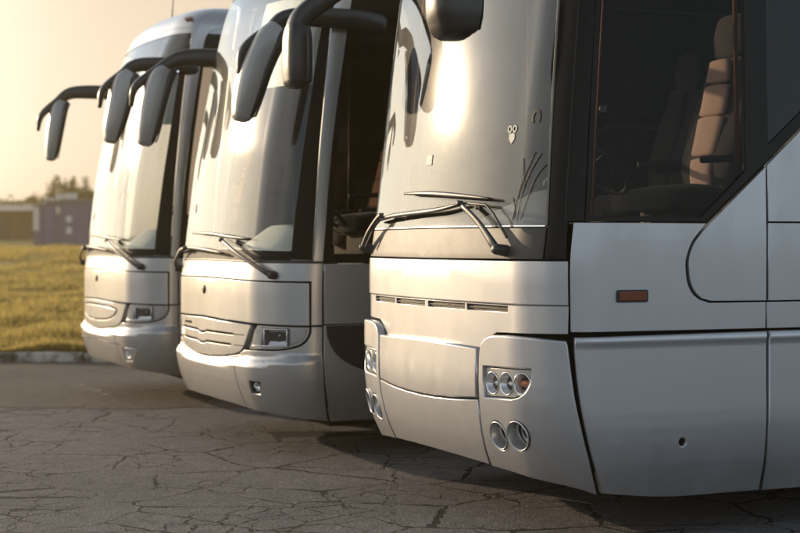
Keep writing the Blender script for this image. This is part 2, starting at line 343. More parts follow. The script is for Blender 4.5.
def outline(pts, r=0.0):
    """points tagged 1 form smooth runs; the others are corners, rounded by r"""
    n = len(pts); out = []
    for i in range(n):
        p = pts[i]; tg = len(p) > 2 and p[2] == 1
        a = Vector(pts[i-1][:2]); b = Vector(p[:2]); c = Vector(pts[(i+1) % n][:2])
        rr = p[2] if (len(p) > 2 and p[2] != 1) else r
        if tg:
            out.append(b)
            q = pts[(i+1) % n]
            if len(q) > 2 and q[2] == 1:
                d = Vector(pts[(i+2) % n][:2])
                pa = pts[i-1]; a0 = a if (len(pa) > 2 and pa[2] == 1) else b*2-c
                q2 = pts[(i+2) % n]; d0 = d if (len(q2) > 2 and q2[2] == 1) else c*2-b
                for k in (1, 2, 3):
                    t = k/4
                    out.append(.5*((2*b)+(c-a0)*t+(2*a0-5*b+4*c-d0)*t*t+(3*b-a0-3*c+d0)*t*t*t))
        elif rr > 0:
            u = (a-b); v = (c-b); lu, lv = u.length, v.length
            q = min(rr, lu*.45, lv*.45); p0 = b+u/lu*q; p1 = b+v/lv*q
            for k in range(6):
                t = k/5; out.append(p0*(1-t)**2+b*2*t*(1-t)+p1*t*t)
        else: out.append(b)
    res = []
    for p in out:
        if not res or (p-res[-1]).length > 2e-4: res.append(p)
    if (res[0]-res[-1]).length < 2e-4: res.pop()
    return res
def area(P): return sum(P[i-1].x*P[i].y-P[i].x*P[i-1].y for i in range(len(P)))/2
def wrap(name, m, pts, mat, parent, off=0., thick=.03, bev=.004, holes=(), ofn=None, r=0.0, sheet=False, ds=.06, dz=.09, flip=False, zmin_curve=True):
    """lay a flat panel outline (distance round the body, height) onto the body surface as a solid panel"""
    if flip: pts = [(-p[0],)+tuple(p[1:]) for p in pts]; holes = [[(-p[0],)+tuple(p[1:]) for p in h] for h in holes]
    loops = []
    P = outline(pts, r)
    if area(P) < 0: P.reverse()
    loops.append(P)
    for h in holes:
        Hh = outline(h, 0.0)
        if area(Hh) > 0: Hh.reverse()
        loops.append(Hh)
    bm = bmesh.new(); nl = bm.verts.layers.float_vector.new('fn')
    ring0 = []
    for P in loops:
        n = len(P); nr = []
        for i in range(n):
            d1 = (P[i]-P[i-1]); d2 = (P[(i+1) % n]-P[i])
            n1 = Vector((-d1.y, d1.x)).normalized(); n2 = Vector((-d2.y, d2.x)).normalized()
            q = (n1+n2); q = q.normalized() if q.length > 1e-4 else n1
            q = q/max(.5, q.dot(n1)); nr.append(q)
        rings = []
        lev = [(1., 0., (0, 1))] if sheet else [(1., 0., (0, 1)), (.35, -.35*bev, (.7, .7)), (0., -bev, (1, .15)), (0., -thick, (1, 0))]
        for f, dz_, nn in lev:
            rg = []
            for p, q in zip(P, nr):
                k = p+q*(bev*f if not sheet else 0)
                v = bm.verts.new((k.x, k.y, off+dz_)); qq = q.normalized()
                v[nl] = Vector((-qq.x*nn[0], -qq.y*nn[0], nn[1])); rg.append(v)
            rings.append(rg)
        for a, b in zip(rings, rings[1:]):
            for i in range(n):
                j = (i+1) % n; bm.faces.new((a[i], b[i], b[j], a[j]))
        ring0.append(rings[0])
    edges = []
    for rg in ring0:
        for i in range(len(rg)):
            e = bm.edges.get((rg[i], rg[(i+1) % len(rg)])) or bm.edges.new((rg[i], rg[(i+1) % len(rg)]))
            edges.append(e)
    if len(ring0) == 1 and False: bm.faces.new(ring0[0])
    else: bmesh.ops.triangle_fill(bm, edges=edges, use_beauty=True, normal=(0, 0, 1))
    for f in bm.faces:
        f.normal_update()
    xs = [v.co.x for v in bm.verts]; zs = [v.co.y for v in bm.verts]
    lo, hi = max(min(xs), -2.4), min(max(xs), 2.4)
    cuts = list(np.arange(math.ceil(lo/ds)*ds, hi, ds)) if hi > lo else []
    for c in cuts:
        bmesh.ops.bisect_plane(bm, geom=bm.verts[:]+bm.edges[:]+bm.faces[:], dist=1e-5, plane_co=(c, 0, 0), plane_no=(1, 0, 0))
    for c in np.arange(math.ceil(min(zs)/dz)*dz, max(zs), dz):
        bmesh.ops.bisect_plane(bm, geom=bm.verts[:]+bm.edges[:]+bm.faces[:], dist=1e-5, plane_co=(0, c, 0), plane_no=(0, 1, 0))
    bm.verts.ensure_lookup_table()
    s = np.array([v.co.x for v in bm.verts]); z = np.array([v.co.y for v in bm.verts]); o = np.array([v.co.z for v in bm.verts])
    fn = np.array([v[nl][:] for v in bm.verts])
    if ofn is not None: o = o+ofn(s, z)
    P, a, b, n = frame(m, s, z)
    if ofn is not None:      # tilt the frame with the offset function
        e = 2e-3
        ga = (ofn(s+e, z)-ofn(s-e, z))/(2*e); gb = (ofn(s, z+e)-ofn(s, z-e))/(2*e)
        nn = n-a*ga[:, None]-b*gb[:, None]; nn /= np.linalg.norm(nn, axis=1, keepdims=True)
    else: nn = n
    Q = P+n*o[:, None]
    wn_ = a*fn[:, 0:1]+b*fn[:, 1:2]+nn*fn[:, 2:3]; wn_ /= np.maximum(np.linalg.norm(wn_, axis=1, keepdims=True), 1e-6)
    for i, v in enumerate(bm.verts): v.co = Q[i]
    bm.normal_update()
    for f in bm.faces:
        c = np.zeros(3)
        for v in f.verts: c += wn_[v.index] if v.index >= 0 else 0
    bm.verts.index_update()
    bad = []
    for f in bm.faces:
        c = sum((Vector(wn_[v.index]) for v in f.verts), Vector())
        if f.normal.dot(c) < 0: bad.append(f)
    if bad: bmesh.ops.reverse_faces(bm, faces=bad)
    me = bpy.data.meshes.new(name); bm.to_mesh(me); bm.free(); me.materials.append(mat)
    for p in me.polygons: p.use_smooth = True
    me.normals_split_custom_set_from_vertices([tuple(v) for v in wn_])
    return link(bpy.data.objects.new(name, me), parent)
def circ(cx, cy, rx, ry=None, n=28):
    ry = ry or rx; return [(cx+rx*cos(2*pi*k/n), cy+ry*sin(2*pi*k/n)) for k in range(n)]
def rect(a, b, c, d): return [(a, b), (c, b), (c, d), (a, d)]
def mirrored(half):
    """close an outline given for s >= 0 by its mirror image"""
    return half+[(-p[0],)+tuple(p[1:]) for p in half[::-1] if abs(p[0]) > 1e-6]

def strip_on(m, parent, name, mat, pts, w=.004, off=.004):
    """thin raised line along a polyline on the surface"""
    P = [at(m, s, z, off) for s, z in pts]
    return loft(name, mat, parent, P, [(w, w)]*len(P), n=6, smooth=3, up=tuple(rig(m, *pts[0]).col[2][:3]))

# ------------------------------------------------------------------ shared coach parts
TH = radians(23.9)
def wheel(root, side, y):
    bm = bmesh.new(); R = Matrix.Translation((side*1.10, y, .50)) @ Matrix.Rotation(side*pi/2, 4, 'Y')
    add_lathe(bm, [(.30, -.14), (.42, -.15), (.485, -.12), (.50, -.06), (.50, .06), (.485, .12), (.42, .15), (.30, .14)], 40, R)
    t = meshobj('wheel', bm, M['rubber'], root)
    bm = bmesh.new()
    add_lathe(bm, [(.0, .10), (.07, .10), (.09, .05), (.13, .04), (.24, .0), (.27, .06), (.30, .14), (.31, .13), (.29, -.1), (.0, -.1)], 40, R)
    for k in range(10):
        a = 2*pi*k/10
        add_lathe(bm, [(.0, .075), (.012, .075), (.014, .045)], 8, R @ Matrix.Translation((.105*cos(a), .105*sin(a), 0)))
    meshobj('rim', bm, M['rim'], t)
def seat(root, x, y, zf, light='seatlight', w=.24, h=1.0, head='seatdark'):
    zc = zf+.45
    bm = bmesh.new()
    add_loft(bm, [(x, y-.28, zc), (x, y-.02, zc+.01), (x, y+.22, zc-.02)], [(w, .07), (w, .085), (w*.95, .07)], ex=3.2, n=20)
    t = meshobj('seat', bm, M['seatdark'], root)
    pth = [(x, y+.20, zc+.02), (x, y+.195, zc+.20), (x, y+.24, zc+.42), (x, y+.285, zc+.60), (x, y+.32, zc+h*.76)]
    loft('backrest', M['seatdark'], t, pth, [(w*.86, .085), (w*1.0, .10), (w*1.02, .082), (w*.95, .06), (w*.62, .05)], up=(0, -1, .2), ex=2.8, n=24)
    Q = catmull([(p[0], p[1]-.084-.008*(i < 2), p[2]) for i, p in enumerate(pth)], 6)
    for a, b, w0, w1 in ((0, 7, .34, .38), (8, 14, .40, .44), (15, 20, .44, .42), (21, 24, .40, .34)):
        loft('cushion', M[light], t, [tuple(q) for q in Q[a:b+1]], [(w*(w0+(w1-w0)*k/(b-a)), .026) for k in range(b-a+1)], up=(0, -1, .2), ex=2.8, n=20, smooth=0)
    hp = [(x, y+.315, zc+h*.80), (x, y+.33, zc+h*.90), (x, y+.33, zc+h*1.0)]
    loft('headrest', M[head], t, hp, [(w*.52, .045), (w*.60, .06), (w*.48, .045)], up=(0, -1, .2), ex=2.6, n=20)
    for sx in (-1, 1): loft('armrest', M['interior'], t, [(x+sx*w*1.12, y+.2, zc+.24), (x+sx*w*1.12, y-.12, zc+.22)], [(.025, .02), (.022, .022)], smooth=0, n=10)
    bm = bmesh.new(); add_box(bm, (x-w*.7, y-.2, zf), (x+w*.7, y+.18, zc-.06), .02)
    meshobj('seat_base', bm, M['interior'], t)
    return t
def steering(root, x, y, z):
    bm = bmesh.new(); Rr = Matrix.Translation((x, y, z)) @ Matrix.Rotation(radians(-42), 4, 'X')
    n, k = 40, 8
    vs = [[bm.verts.new(Rr @ Vector(((.225+.016*cos(2*pi*j/k))*cos(2*pi*i/n), (.225+.016*cos(2*pi*j/k))*sin(2*pi*i/n), .016*sin(2*pi*j/k)))) for j in range(k)] for i in range(n)]
    for i in range(n):
        for j in range(k): bm.faces.new((vs[i][j], vs[(i+1) % n][j], vs[(i+1) % n][(j+1) % k], vs[i][(j+1) % k]))
    for a in (radians(200), radians(340), radians(90)):
        add_loft(bm, [Rr @ Vector((0, 0, -.02)), Rr @ Vector((.22*cos(a), .22*sin(a), 0))], [(.03, .01), (.018, .01)], smooth=0, n=8)
    add_lathe(bm, [(0, .01), (.06, .005), (.07, -.03), (.03, -.05), (.03, -.35)], 16, Rr)
    return meshobj('steering_wheel', bm, M['interior'], root)
def mirror(root, arm, asz, house, hsz, shell, up=(0, 0, 1), glassside=1, hup=(0, 1, 0)):
    t = loft('mirror_arm', M['housing'], root, arm, asz, ex=3.0, n=18, up=up)
    h = loft('mirror_housing', shell, t, house, hsz, ex=3.4, n=24, up=hup)
    # the glass, on the face turned back towards the driver, in a black rim
    g = [Vector(p)+Vector((0, hsz[min(i, len(hsz)-1)][1]*.66, 0)) for i, p in enumerate(house)]
    loft('mirror_frame', M['housing'], t, g, [(s[0]*1.0, s[1]*.42) for s in hsz], ex=3.4, n=24, up=hup)
    g2 = [p+Vector((0, hsz[1][1]*.43, 0)) for p in g]
    loft('mirror_glass', M['mirrorglass'], t, g2, [(s[0]*.82, .004) for s in hsz], ex=4, n=24, up=hup, smooth=5)
    return t
def wiper(root, m, piv, pts, blade, link2=None, off=.06, col='wipermetal', aw=.016):
    """pivot (s, z), arm points, blade points; link2 is the second rod of a pantograph wiper"""
    nrm = tuple(rig(m, *piv).col[2][:3])
    bm = bmesh.new(); add_lathe(bm, [(0, .075), (.022, .072), (.03, .055), (.032, .0), (.036, -.03)], 18, rig(m, piv[0], piv[1], 0.0))
    w = meshobj('wiper', bm, M[col], root)
    P = [at(m, *piv, .052)]+[at(m, s, z, off) for s, z in pts]
    k = len(P)
    loft('wiper_arm', M[col], w, P, [(.025, .016)]+[(.019-.008*i/k, .010) for i in range(1, k)], up=nrm, ex=3, n=12, smooth=0 if k < 3 else 3)
    if link2:
        loft('wiper_arm', M['plastic'], w, [at(m, s, z, off*.8) for s, z in link2], [(.008, .007)]*len(link2), up=nrm, n=8, smooth=0)
    B = [at(m, s, z, .030) for s, z in blade]
    loft('wiper_blade', M['rubber'], w, B, [(.005, .016)]*len(B), up=nrm, n=8, smooth=4)
    B = [at(m, s, z, .050) for s, z in blade]; q = len(B)
    loft('blade_carrier', M[col], w, B, [(.007 if i in (0, q-1) else .014, .006) for i in range(q)], up=nrm, n=8, smooth=4)
    bm = bmesh.new()
    c = sum(B, Vector())/q
    add_lathe(bm, [(0, .02), (.016, .018), (.018, -.01)], 12, Matrix.Translation(P[-1]) @ Vector(nrm).to_track_quat('Z', 'Y').to_matrix().to_4x4())
    meshobj('wiper_joint', bm, M[col], w)
    return w

def rear_and_core(root, m, floor, far=13.3, win_z=(2.42, 3.45)):
    """what closes the body: underbody, rear wall, roof shell, liners and floor"""
    k1, s1, ph, X1, Y1, R2, s2 = plan(m)
    ylen = Y1+R2*cos(ph)+(far-s2)
    bm = bmesh.new(); add_box(bm, (-1.08, 3.4, .34), (1.08, ylen-.1, floor-.06)); add_box(bm, (-1.1, .42, .36), (1.1, 2.15, floor-.06)); add_box(bm, (-1.12, .62, .21), (1.12, 2.1, .36), .03); add_box(bm, (-.55, 2.1, .4), (.55, 3.5, floor-.06))  # the low front tray box is added to deepen the shade underneath
    meshobj('underbody', bm, M['gap'], root, False)
    bm = bmesh.new(); add_box(bm, (-1.21, .40, floor-.05), (1.21, ylen-.05, floor))
    meshobj('floor', bm, M['interior'], root, False)
    # rear wall
    bm = bmesh.new(); add_box(bm, (-1.26, ylen-.03, .35), (1.26, ylen+.12, 3.8), .06)
    rw = meshobj('rear_wall', bm, M['silverB' if m == 'B' else 'silver'], root)
    bm = bmesh.new(); add_box(bm, (-1.0, ylen+.11, 2.2), (1.0, ylen+.128, 3.3), .01); meshobj('rear_window', bm, M['gloss'], rw)
    # roof
    sarr = np.concatenate([np.linspace(-far, -2.4, 8), np.linspace(-2.3, 2.3, 70), np.linspace(2.4, far, 8)])
    prof = [(3.66, 0), (3.74, 0), (3.80, .02), (3.86, .07), (3.91, .14), (3.95, .24), (3.98, .40), (4.0, .62)]
    rings = []; bm = bmesh.new(); yc = 5.5
    for z, ins in prof:
        zz = min(z, 3.74); P, a, b, n = frame(m, sarr, np.full(len(sarr), zz))
        rg = []
        for p in P:
            x = p[0]*(1-ins/W); y = yc+(p[1]-yc)*(1-ins*1.3/6)
            rg.append(bm.verts.new((x, y, z)))
        rings.append(rg)
    for a, b in zip(rings, rings[1:]):
        for i in range(len(a)): j = (i+1) % len(a); bm.faces.new((a[i], a[j], b[j], b[i]))
    bm.faces.new(rings[-1]); bmesh.ops.recalc_face_normals(bm, faces=bm.faces)
    o = meshobj('roof', bm, M['silverB' if m == 'B' else 'silver'], root); autosmooth(o, 50)
    bm = bmesh.new(); add_box(bm, (-1.15, .75, 3.60), (1.15, ylen-.05, 3.64)); meshobj('ceiling', bm, M['interior'], root, False)
    return o

def side_common(root, m, sg, pm, zsill, s_from, ztop=3.62, far=13.3, first=2.55):
    """everything behind the first door seam: luggage doors, arches, window band"""
    fl = sg < 0
    wh = [(3.95, 3.95), (9.9, 9.9)]
    out = []
    def arch(a, b, zt=1.09, zb=.22):   # lower panels with wheel arches cut out
        c = (a+b)/2; R_ = .60
        pts = [(a, zb), (c-R_, zb), ]
        return pts
    ws = 3.95; we = 9.9; Rw = .60
    def side_panel(a, b, z0, z1, name='side_panel', mat=pm, r=.01, **k): return wrap(name, m, rect(a, z0, b, z1), M[mat], root, r=r, flip=fl, **k)
    # lower skirts with arches
    def archpts(c, zb, ztop_): return [(c+Rw*cos(t), .50+Rw*sin(t)) for t in np.linspace(radians(0), pi, 18)]
    for c in (ws, we):
        A = [(c-.72, .21), (c-.60, .21), (c-.60, .50)]+[(p[0], p[1]) for p in archpts(c, 0, 0)[::-1][1:-1]]+[(c+.60, .50), (c+.60, .21), (c+.72, .21), (c+.72, 1.24), (c-.72, 1.24)]
        wrap('wheel_arch', m, A, M[pm], root, flip=fl)
        wheel(root, sg, c-(.98 if m == 'A' else .90))
    wheel(root, sg, we+1.35-.95)
    side_panel(we+.73, far-.01, .21, 1.24)
    n = 4; L0, L1 = ws+.735, we-.735
    for i in range(n):
        a = L0+(L1-L0)*i/n; b = L0+(L1-L0)*(i+1)/n
        p = side_panel(a, b-.012, .21, 1.24, 'luggage_door')
    side_panel(ws-.72, far-.01, 1.252, 1.69)

# ------------------------------------------------------------------ coach with the stepped bumper (nearest)
def coach_near(origin):
    m = 'A'; root = empty('tour_coach', (origin[0], origin[1], 0), TH-pi/2)
    tag(root, 'nearest silver coach with three round lamps in its headlight and a vented nose', 'coach', 'silver coaches parked in a row')
    far = 13.3
    # dark inner shell seen in every seam
    wrap('inner_shell', m, mirrored([(0, .40), (1.28, .36), (3.2, .30), (3.2, 1.66), (0, 1.60)])[:], M['gap'], root, off=-.034, sheet=True, ds=.1)
    def step(s, z): return np.where(z < 1.247, 0., 0.)
    wrap('nose_panel', m, mirrored([(0, 1.252), (.607, 1.252), (1.236, 1.253), (1.307, 1.253), (1.303, 1.486), (0, 1.486)]), M['silver'], root, thick=.03, bev=.007, r=.006)
    bfn = lambda s, z: -.014*(1-np.clip((np.abs(s)-.95)/.33, 0, 1))
    vents = []
    for a, b in ((.022, .475), (.497, .905)):
        h = [(a, 1.210), (b, 1.210), (b, 1.2425), (a, 1.2425)]
        vents += [h, [(-p[0], p[1]) for p in h]]
    wrap('nose_band', m, mirrored([(0, .985), (.60, .975), (.735, 1.07), (.80, 1.098), (1.10, 1.104), (1.305, 1.106), (1.307, 1.2505), (0, 1.2505)]), M['silver'], root, thick=.03, bev=.003, holes=vents, ofn=bfn)
    # vent inserts
    for a, b in ((.022, .475), (.497, .905)):
        for f in (False, True): wrap('air_vent', m, rect(a-.01, 1.205, b+.01, 1.247), M['mesh'], root, off=-.032, sheet=True, flip=f)
        for f in (False, True):
            v = wrap('vent_slat', m, rect(a, 1.2225, b, 1.2285), M['trimgrey'], root, off=-.022, thick=.01, bev=.001, flip=f)
    O3 = .033
    ledge = lambda s, z: .010*np.clip((z-.96)/.06, 0, 1)*0
    # bumper centre
    lcurve = [(.664, .735), (.379, .717), (.065, .706)]
    wrap('number_panel', m, mirrored([(0, .706), (.20, .709), (.42, .718), (.665, .736), (.667, 1.008), (.30, 1.016), (0, 1.020)]), M['silver'], root, off=O3, thick=.05, bev=.010, r=.0)
    wrap('bumper_centre', m, mirrored([(0, .386), (.30, .383), (.652, .371), (.662, .50), (.672, .62), (.672, .727), (.42, .708), (.20, .699), (0, .696)]), M['silver'], root, off=O3-.002, thick=.05, bev=.006)
    pod = [(.690, .877, 1), (.696, .985, 1), (.725, 1.045, 1), (.80, 1.078, 1), (.919, 1.088, 1), (1.115, 1.084, 1), (1.296, 1.070), (1.303, 1.045, 1), (1.317, .923, 1), (1.337, .768, 1), (1.362, .59, 1), (1.380, .45, 1), (1.390, .262), (1.32, .292, 1), (1.20, .322, 1), (1.021, .344, 1), (.85, .357, 1), (.668, .366), (.676, .513, 1), (.688, .701, 1)]
    lamp = [(.742, .911), (1.115, .920), (1.118, .885, 1), (1.108, .838, 1), (1.08, .795, 1), (1.04, .768, 1), (.993, .757), (.744, .748)]
    fog = [(.838, .551, .074, .077), (1.011, .567, .078, .078)]
    for f, sg in ((False, 1), (True, -1)):
        wrap('bumper_corner', m, pod, M['silver'], root, off=O3, thick=.06, bev=.009, holes=[lamp]+[circ(*c) for c in fog], flip=f, ds=.045)
        hl = wrap('headlight', m, [(p[0], p[1]) for p in rect(.725, .735, 1.13, .93)], M['gap'], root, off=-.015, sheet=True, flip=f)
        cir = [(.806, .826, .056), (.938, .832, .056), (1.058, .838, .053)]
        lampin = [(.747, .906), (1.110, .915), (1.112, .885, 1), (1.102, .842, 1), (1.076, .801, 1), (1.04, .775, 1), (.993, .763), (.749, .753)]
        wrap('lamp_bezel', m, lampin, M['lampbody'], hl, off=.016, thick=.03, bev=.004, holes=[circ(c[0], c[1], c[2], c[2]*1.12) for c in cir], flip=f, ds=.04)
        for i, c in enumerate(cir):
            bm = bmesh.new(); R_ = rig(m, sg*c[0], c[1], .0)
            r = c[2]
            add_lathe(bm, [(r*1.12, .017), (r*1.05, .020), (r*.98, .013), (r*.80, -.012), (r*.5, -.03), (0, -.036)], 32, R_)
            if i < 2:
                add_lathe(bm, [(0, -.005), (r*.2, -.008), (r*.24, -.02), (r*.2, -.04)], 16, R_)
                add_box(bm, (-r*.9, -.004, -.012), (r*.9, .004, -.006), 0, R_)
            meshobj('reflector', bm, M['reflector'], hl)
            if i == 2:
                bm = bmesh.new(); add_lathe(bm, [(0, .004), (r*.42, .0), (r*.62, -.012), (r*.62, -.03)], 24, R_ @ Matrix.Diagonal((1.15, .55, 1, 1))); meshobj('indicator_bulb', bm, M['amber'], hl)
        wrap('lamp_lens', m, lampin, M['lens'], hl, off=.028, sheet=True, flip=f)
        for c in fog:
            bm = bmesh.new(); R_ = rig(m, sg*c[0], c[1], O3)
            add_lathe(bm, [(c[2]*1.02, -.004), (c[2]*.99, -.01), (c[2]*.90, -.05), (c[2]*.86, -.075), (0, -.08)], 36, R_)
            fo = meshobj('fog_light', bm, M['silver'], root)
            bm = bmesh.new(); add_lathe(bm, [(c[2]*.72, -.060), (c[2]*.66, -.055), (c[2]*.5, -.068), (0, -.074)], 32, R_ @ Matrix.Rotation(radians(-12*sg), 4, 'Y')); meshobj('reflector', bm, M['reflector'], fo)
            bm = bmesh.new(); add_lathe(bm, [(c[2]*.70, -.054), (c[2]*.4, -.046), (0, -.043)], 32, R_ @ Matrix.Rotation(radians(-12*sg), 4, 'Y')); meshobj('lamp_lens', bm, M['lens'], fo)
            bm = bmesh.new(); add_lathe(bm, [(c[2]*.97, -.006), (c[2]*1.0, .003), (c[2]*1.045, .004), (c[2]*1.07, -.003)], 40, R_); meshobj('trim_ring', bm, M['silver'], fo)
    # scuttle below the windshield
    cow = mirrored([(0, 1.492), (1.165, 1.494), (1.165, 1.662), (.606, 1.664), (0, 1.667)])
    wrap('scuttle_panel', m, cow, M['trimgrey'], root, off=-.006, thick=.02, bev=.004)
    wrap('windshield_trim', m, mirrored([(0, 1.668), (1.16, 1.664), (1.16, 1.674), (0, 1.678)]), M['chrome'], root, off=.004, thick=.02, bev=.002)
    ws = mirrored([(0, 1.672), (1.158, 1.670), (1.135, 2.27), (1.112, 2.857), (1.09, 3.40, .12), (0, 3.46)])
    g = wrap('windshield', m, ws, M['wind3'], root, off=-.001, sheet=True, ds=.05, dz=.08)
    # seal round the glass
    for f in (False, True):
        wrap('windshield_seal', m, [(1.158, 1.67), (1.172, 1.67), (1.149, 2.27), (1.126, 2.857), (1.105, 3.4), (1.09, 3.4), (1.112, 2.857), (1.135, 2.27)], M['seal'], root, off=.003, thick=.02, bev=.002, flip=f)
        wrap('front_pillar', m, [(1.174, 1.492), (1.292, 1.492), (1.283, 1.692), (1.37, 1.692), (1.352, 2.75), (1.34, 3.52), (1.106, 3.52), (1.128, 2.857), (1.151, 2.27), (1.174, 1.67)], M['gloss'], root, off=0, thick=.05, bev=.004, flip=f)
        wrap('pillar_strip', m, [(1.262, 1.70), (1.268, 1.70), (1.242, 3.5), (1.236, 3.5)], M['plastic'], root, off=.003, thick=.01, bev=.001, flip=f)
    wrap('header_panel', m, mirrored([(0, 3.462), (1.10, 3.41), (1.106, 3.525), (1.34, 3.525), (1.6, 3.53), (far, 3.53), (far, 3.70), (0, 3.70)]), M['silver'], root, off=0, thick=.04, bev=.006)
    # side
    for f, sg in ((False, 1), (True, -1)):
        A = [(1.311, 1.686), (2.142, 1.686), (2.1, 1.644, 1), (2.048, 1.585, 1), (2.013, 1.5, 1), (2.010, 1.436, 1), (2.023, 1.361, 1), (2.055, 1.307, 1), (2.1, 1.275, 1), (2.165, 1.257), (2.533, 1.257), (2.533, 1.112), (1.317, 1.116)]
        wrap('side_panel', m, A, M['silver'], root, thick=.03, bev=.003, flip=f)
        B = [(2.169, 1.688), (2.538, 1.998), (2.538, 1.264), (2.171, 1.267), (2.112, 1.282, 1), (2.071, 1.317, 1), (2.042, 1.371, 1), (2.030, 1.446, 1), (2.035, 1.51, 1), (2.065, 1.58, 1), (2.115, 1.639, 1)]
        wrap('service_flap', m, B, M['silver'], root, thick=.03, bev=.003, flip=f)
        wrap('side_panel', m, [(2.549, 1.698), (2.549, 2.007), (3.03, 2.42), (far, 2.42), (far, 1.698)], M['silver'], root, thick=.03, bev=.003, flip=f)
        wrap('side_panel', m, rect(2.549, 1.264, 3.22, 1.69), M['silver'], root, thick=.03, bev=.003, flip=f)
        wrap('side_panel', m, rect(2.541, 1.112, 3.22, 1.256), M['silver'], root, thick=.03, bev=.003, flip=f)
        lf = lambda s, z: .012*np.exp(-((z-1.075)/.02)**2)
        F_ = [(1.336, 1.088), (2.530, 1.098), (2.534, .80), (2.538, .50), (2.545, .212), (1.969, .211, 1), (1.78, .222, 1), (1.60, .240, 1), (1.418, .262), (1.408, .40), (1.385, .58), (1.362, .76), (1.345, .90), (1.336, 1.0)]
        sp = wrap('skirt_panel', m, F_, M['silver'], root, off=.012, thick=.04, bev=.008, holes=[circ(1.986, .515, .022, n=16)], flip=f, ofn=lf, dz=.03)
        wrap('tow_socket', m, circ(1.986, .515, .03, n=16), M['gap'], sp, off=-.006, sheet=True, flip=f)
        wrap('skirt_panel', m, [(2.546, 1.098), (3.22, 1.098), (3.22, .21), (2.56, .21), (2.552, .50)], M['silver'], root, off=.012, thick=.04, bev=.008, flip=f, ofn=lf, dz=.03)
        mk = wrap('marker_light', m, rect(1.577, 1.268, 1.768, 1.334), M['plastic'], root, off=.012, thick=.014, bev=.004, r=.012, flip=f)
        wrap('marker_lens', m, rect(1.590, 1.277, 1.755, 1.325), M['darkamber'], mk, off=.018, thick=.008, bev=.004, r=.006, flip=f)
        # glazing
        fr = [(1.372, 1.692), (2.146, 1.692), (3.03, 2.425), (far, 2.425), (far, 3.525), (1.342, 3.525)]
        w1 = [(1.402, 1.722), (2.112, 1.722), (2.408, 1.975, .02), (2.415, 3.40, .04), (1.374, 3.40, .04)]
        w2 = [(2.47, 2.055), (2.497, 2.055), (3.0, 2.475), (4.35, 2.475), (4.35, 3.42), (2.47, 3.42)]
        hs = [w1]+[[(a, 2.47), (b, 2.47), (b, 3.42), (a, 3.42)] for a, b in ((4.45, 6.3), (6.4, 8.3), (8.4, 10.3), (10.4, 12.2))]
        w2h = [(2.56, 2.12), (2.98, 2.475), (4.35, 2.475), (4.35, 3.42), (2.56, 3.42)]
        hs.insert(1, w2h)
        wf = wrap('window_frame', m, fr, M['gloss'], root, off=-.004, thick=.03, bev=.003, holes=hs, flip=f)
        for i, h in enumerate(hs):
            wrap('side_window', m, h, M[('clearside' if f else 'side') if i == 0 else 'sidedark'], root, off=-.014, sheet=True, flip=f, ds=.15, dz=.3)
        cu = wrap('curtain', m, [(1.435, 1.73), (1.447, 1.73), (1.43, 3.4), (1.415, 3.4)], M['curtain'], root, off=-.06, thick=.02, bev=.004, flip=f)
        wrap('curtain', m, [(2.385, 2.02), (2.402, 2.02), (2.402, 3.4), (2.380, 3.4)], M['curtain'], root, off=-.05, thick=.02, bev=.004, flip=f)
        wrap('window_latch', m, rect(1.425, 2.26, 1.47, 2.30), M['plastic'], wf, off=-.006, thick=.02, bev=.004, flip=f)
        wrap('wall_liner', m, [(1.3, 1.30), (far, 1.30), (far, 2.40), (3.05, 2.40), (2.15, 1.67), (1.35, 1.67)], M['interior'], root, off=-.05, sheet=True, flip=f, ds=.2)
        side_common(root, m, sg, 'silver', 1.69, 2.55)
    rear_and_core(root, m, 1.35, far)
    # dashboard
    d = dashboard(root, m, 1.66, 'dash', hood=(.25, 1.05))
    steering(root, .62, .78, 2.02)
    seat(root, .60, 1.42, 1.38, 'seatlight', .29, 1.08)
    seat(root, -.55, 1.90, 1.38, 'seatdark', .24, 1.0)
    for y in (3.1, 4.0):
        for x in (.85, .35, -.35, -.85): seat(root, x, y, 1.45, 'seatlight', .21, .88)
    # inner pillar and visor
    # wipers
    wiper(root, m, (.878, 1.540), [(.677, 1.684), (.464, 1.793)], [(-.318, 1.872), (.059, 1.862), (.398, 1.842), (.741, 1.816)], link2=[(.955, 1.60), (.80, 1.73), (.716, 1.782), (.485, 1.797)])
    wiper(root, m, (-1.06, 1.545), [(-.92, 1.64), (-.74, 1.735), (-.66, 1.742)], [(-.86, 1.715), (-.45, 1.742), (.134, 1.762), (.43, 1.792)], link2=[(-.96, 1.55), (-.82, 1.68), (-.68, 1.735)])
    # stickers on the inside of the windshield
    owl = [(.832+.038*cos(t), 2.165+.055*sin(t)) for t in np.linspace(0, 2*pi, 20)[:-1]]
    st = wrap('sticker', m, circ(.812, 2.195, .021), M['sticker'], root, off=.003, thick=.003, bev=.001, holes=[circ(.812, 2.195, .011)])
    wrap('sticker', m, circ(.858, 2.195, .021), M['sticker'], root, off=.003, thick=.003, bev=.001, holes=[circ(.858, 2.195, .011)])
    wrap('sticker', m, [(.81, 2.172), (.862, 2.172), (.865, 2.14), (.838, 2.112), (.81, 2.14)], M['sticker'], root, off=.003, thick=.003, bev=.001, r=.01)
    wrap('sticker', m, [(1.012, 2.215), (1.005, 2.24, 1), (1.012, 2.275, 1), (1.04, 2.29, 1), (1.07, 2.275, 1), (1.076, 2.24, 1), (1.068, 2.215), (1.054, 2.22), (1.060, 2.24, 1), (1.056, 2.262, 1), (1.04, 2.27, 1), (1.026, 2.262, 1), (1.020, 2.24, 1), (1.026, 2.22)], M['stickdark'], root, off=.003, thick=.003, bev=.001)
    wrap('sticker', m, rect(-.14, 2.04, -.06, 2.10), M['sticker'], root, off=.003, thick=.003, bev=.001)
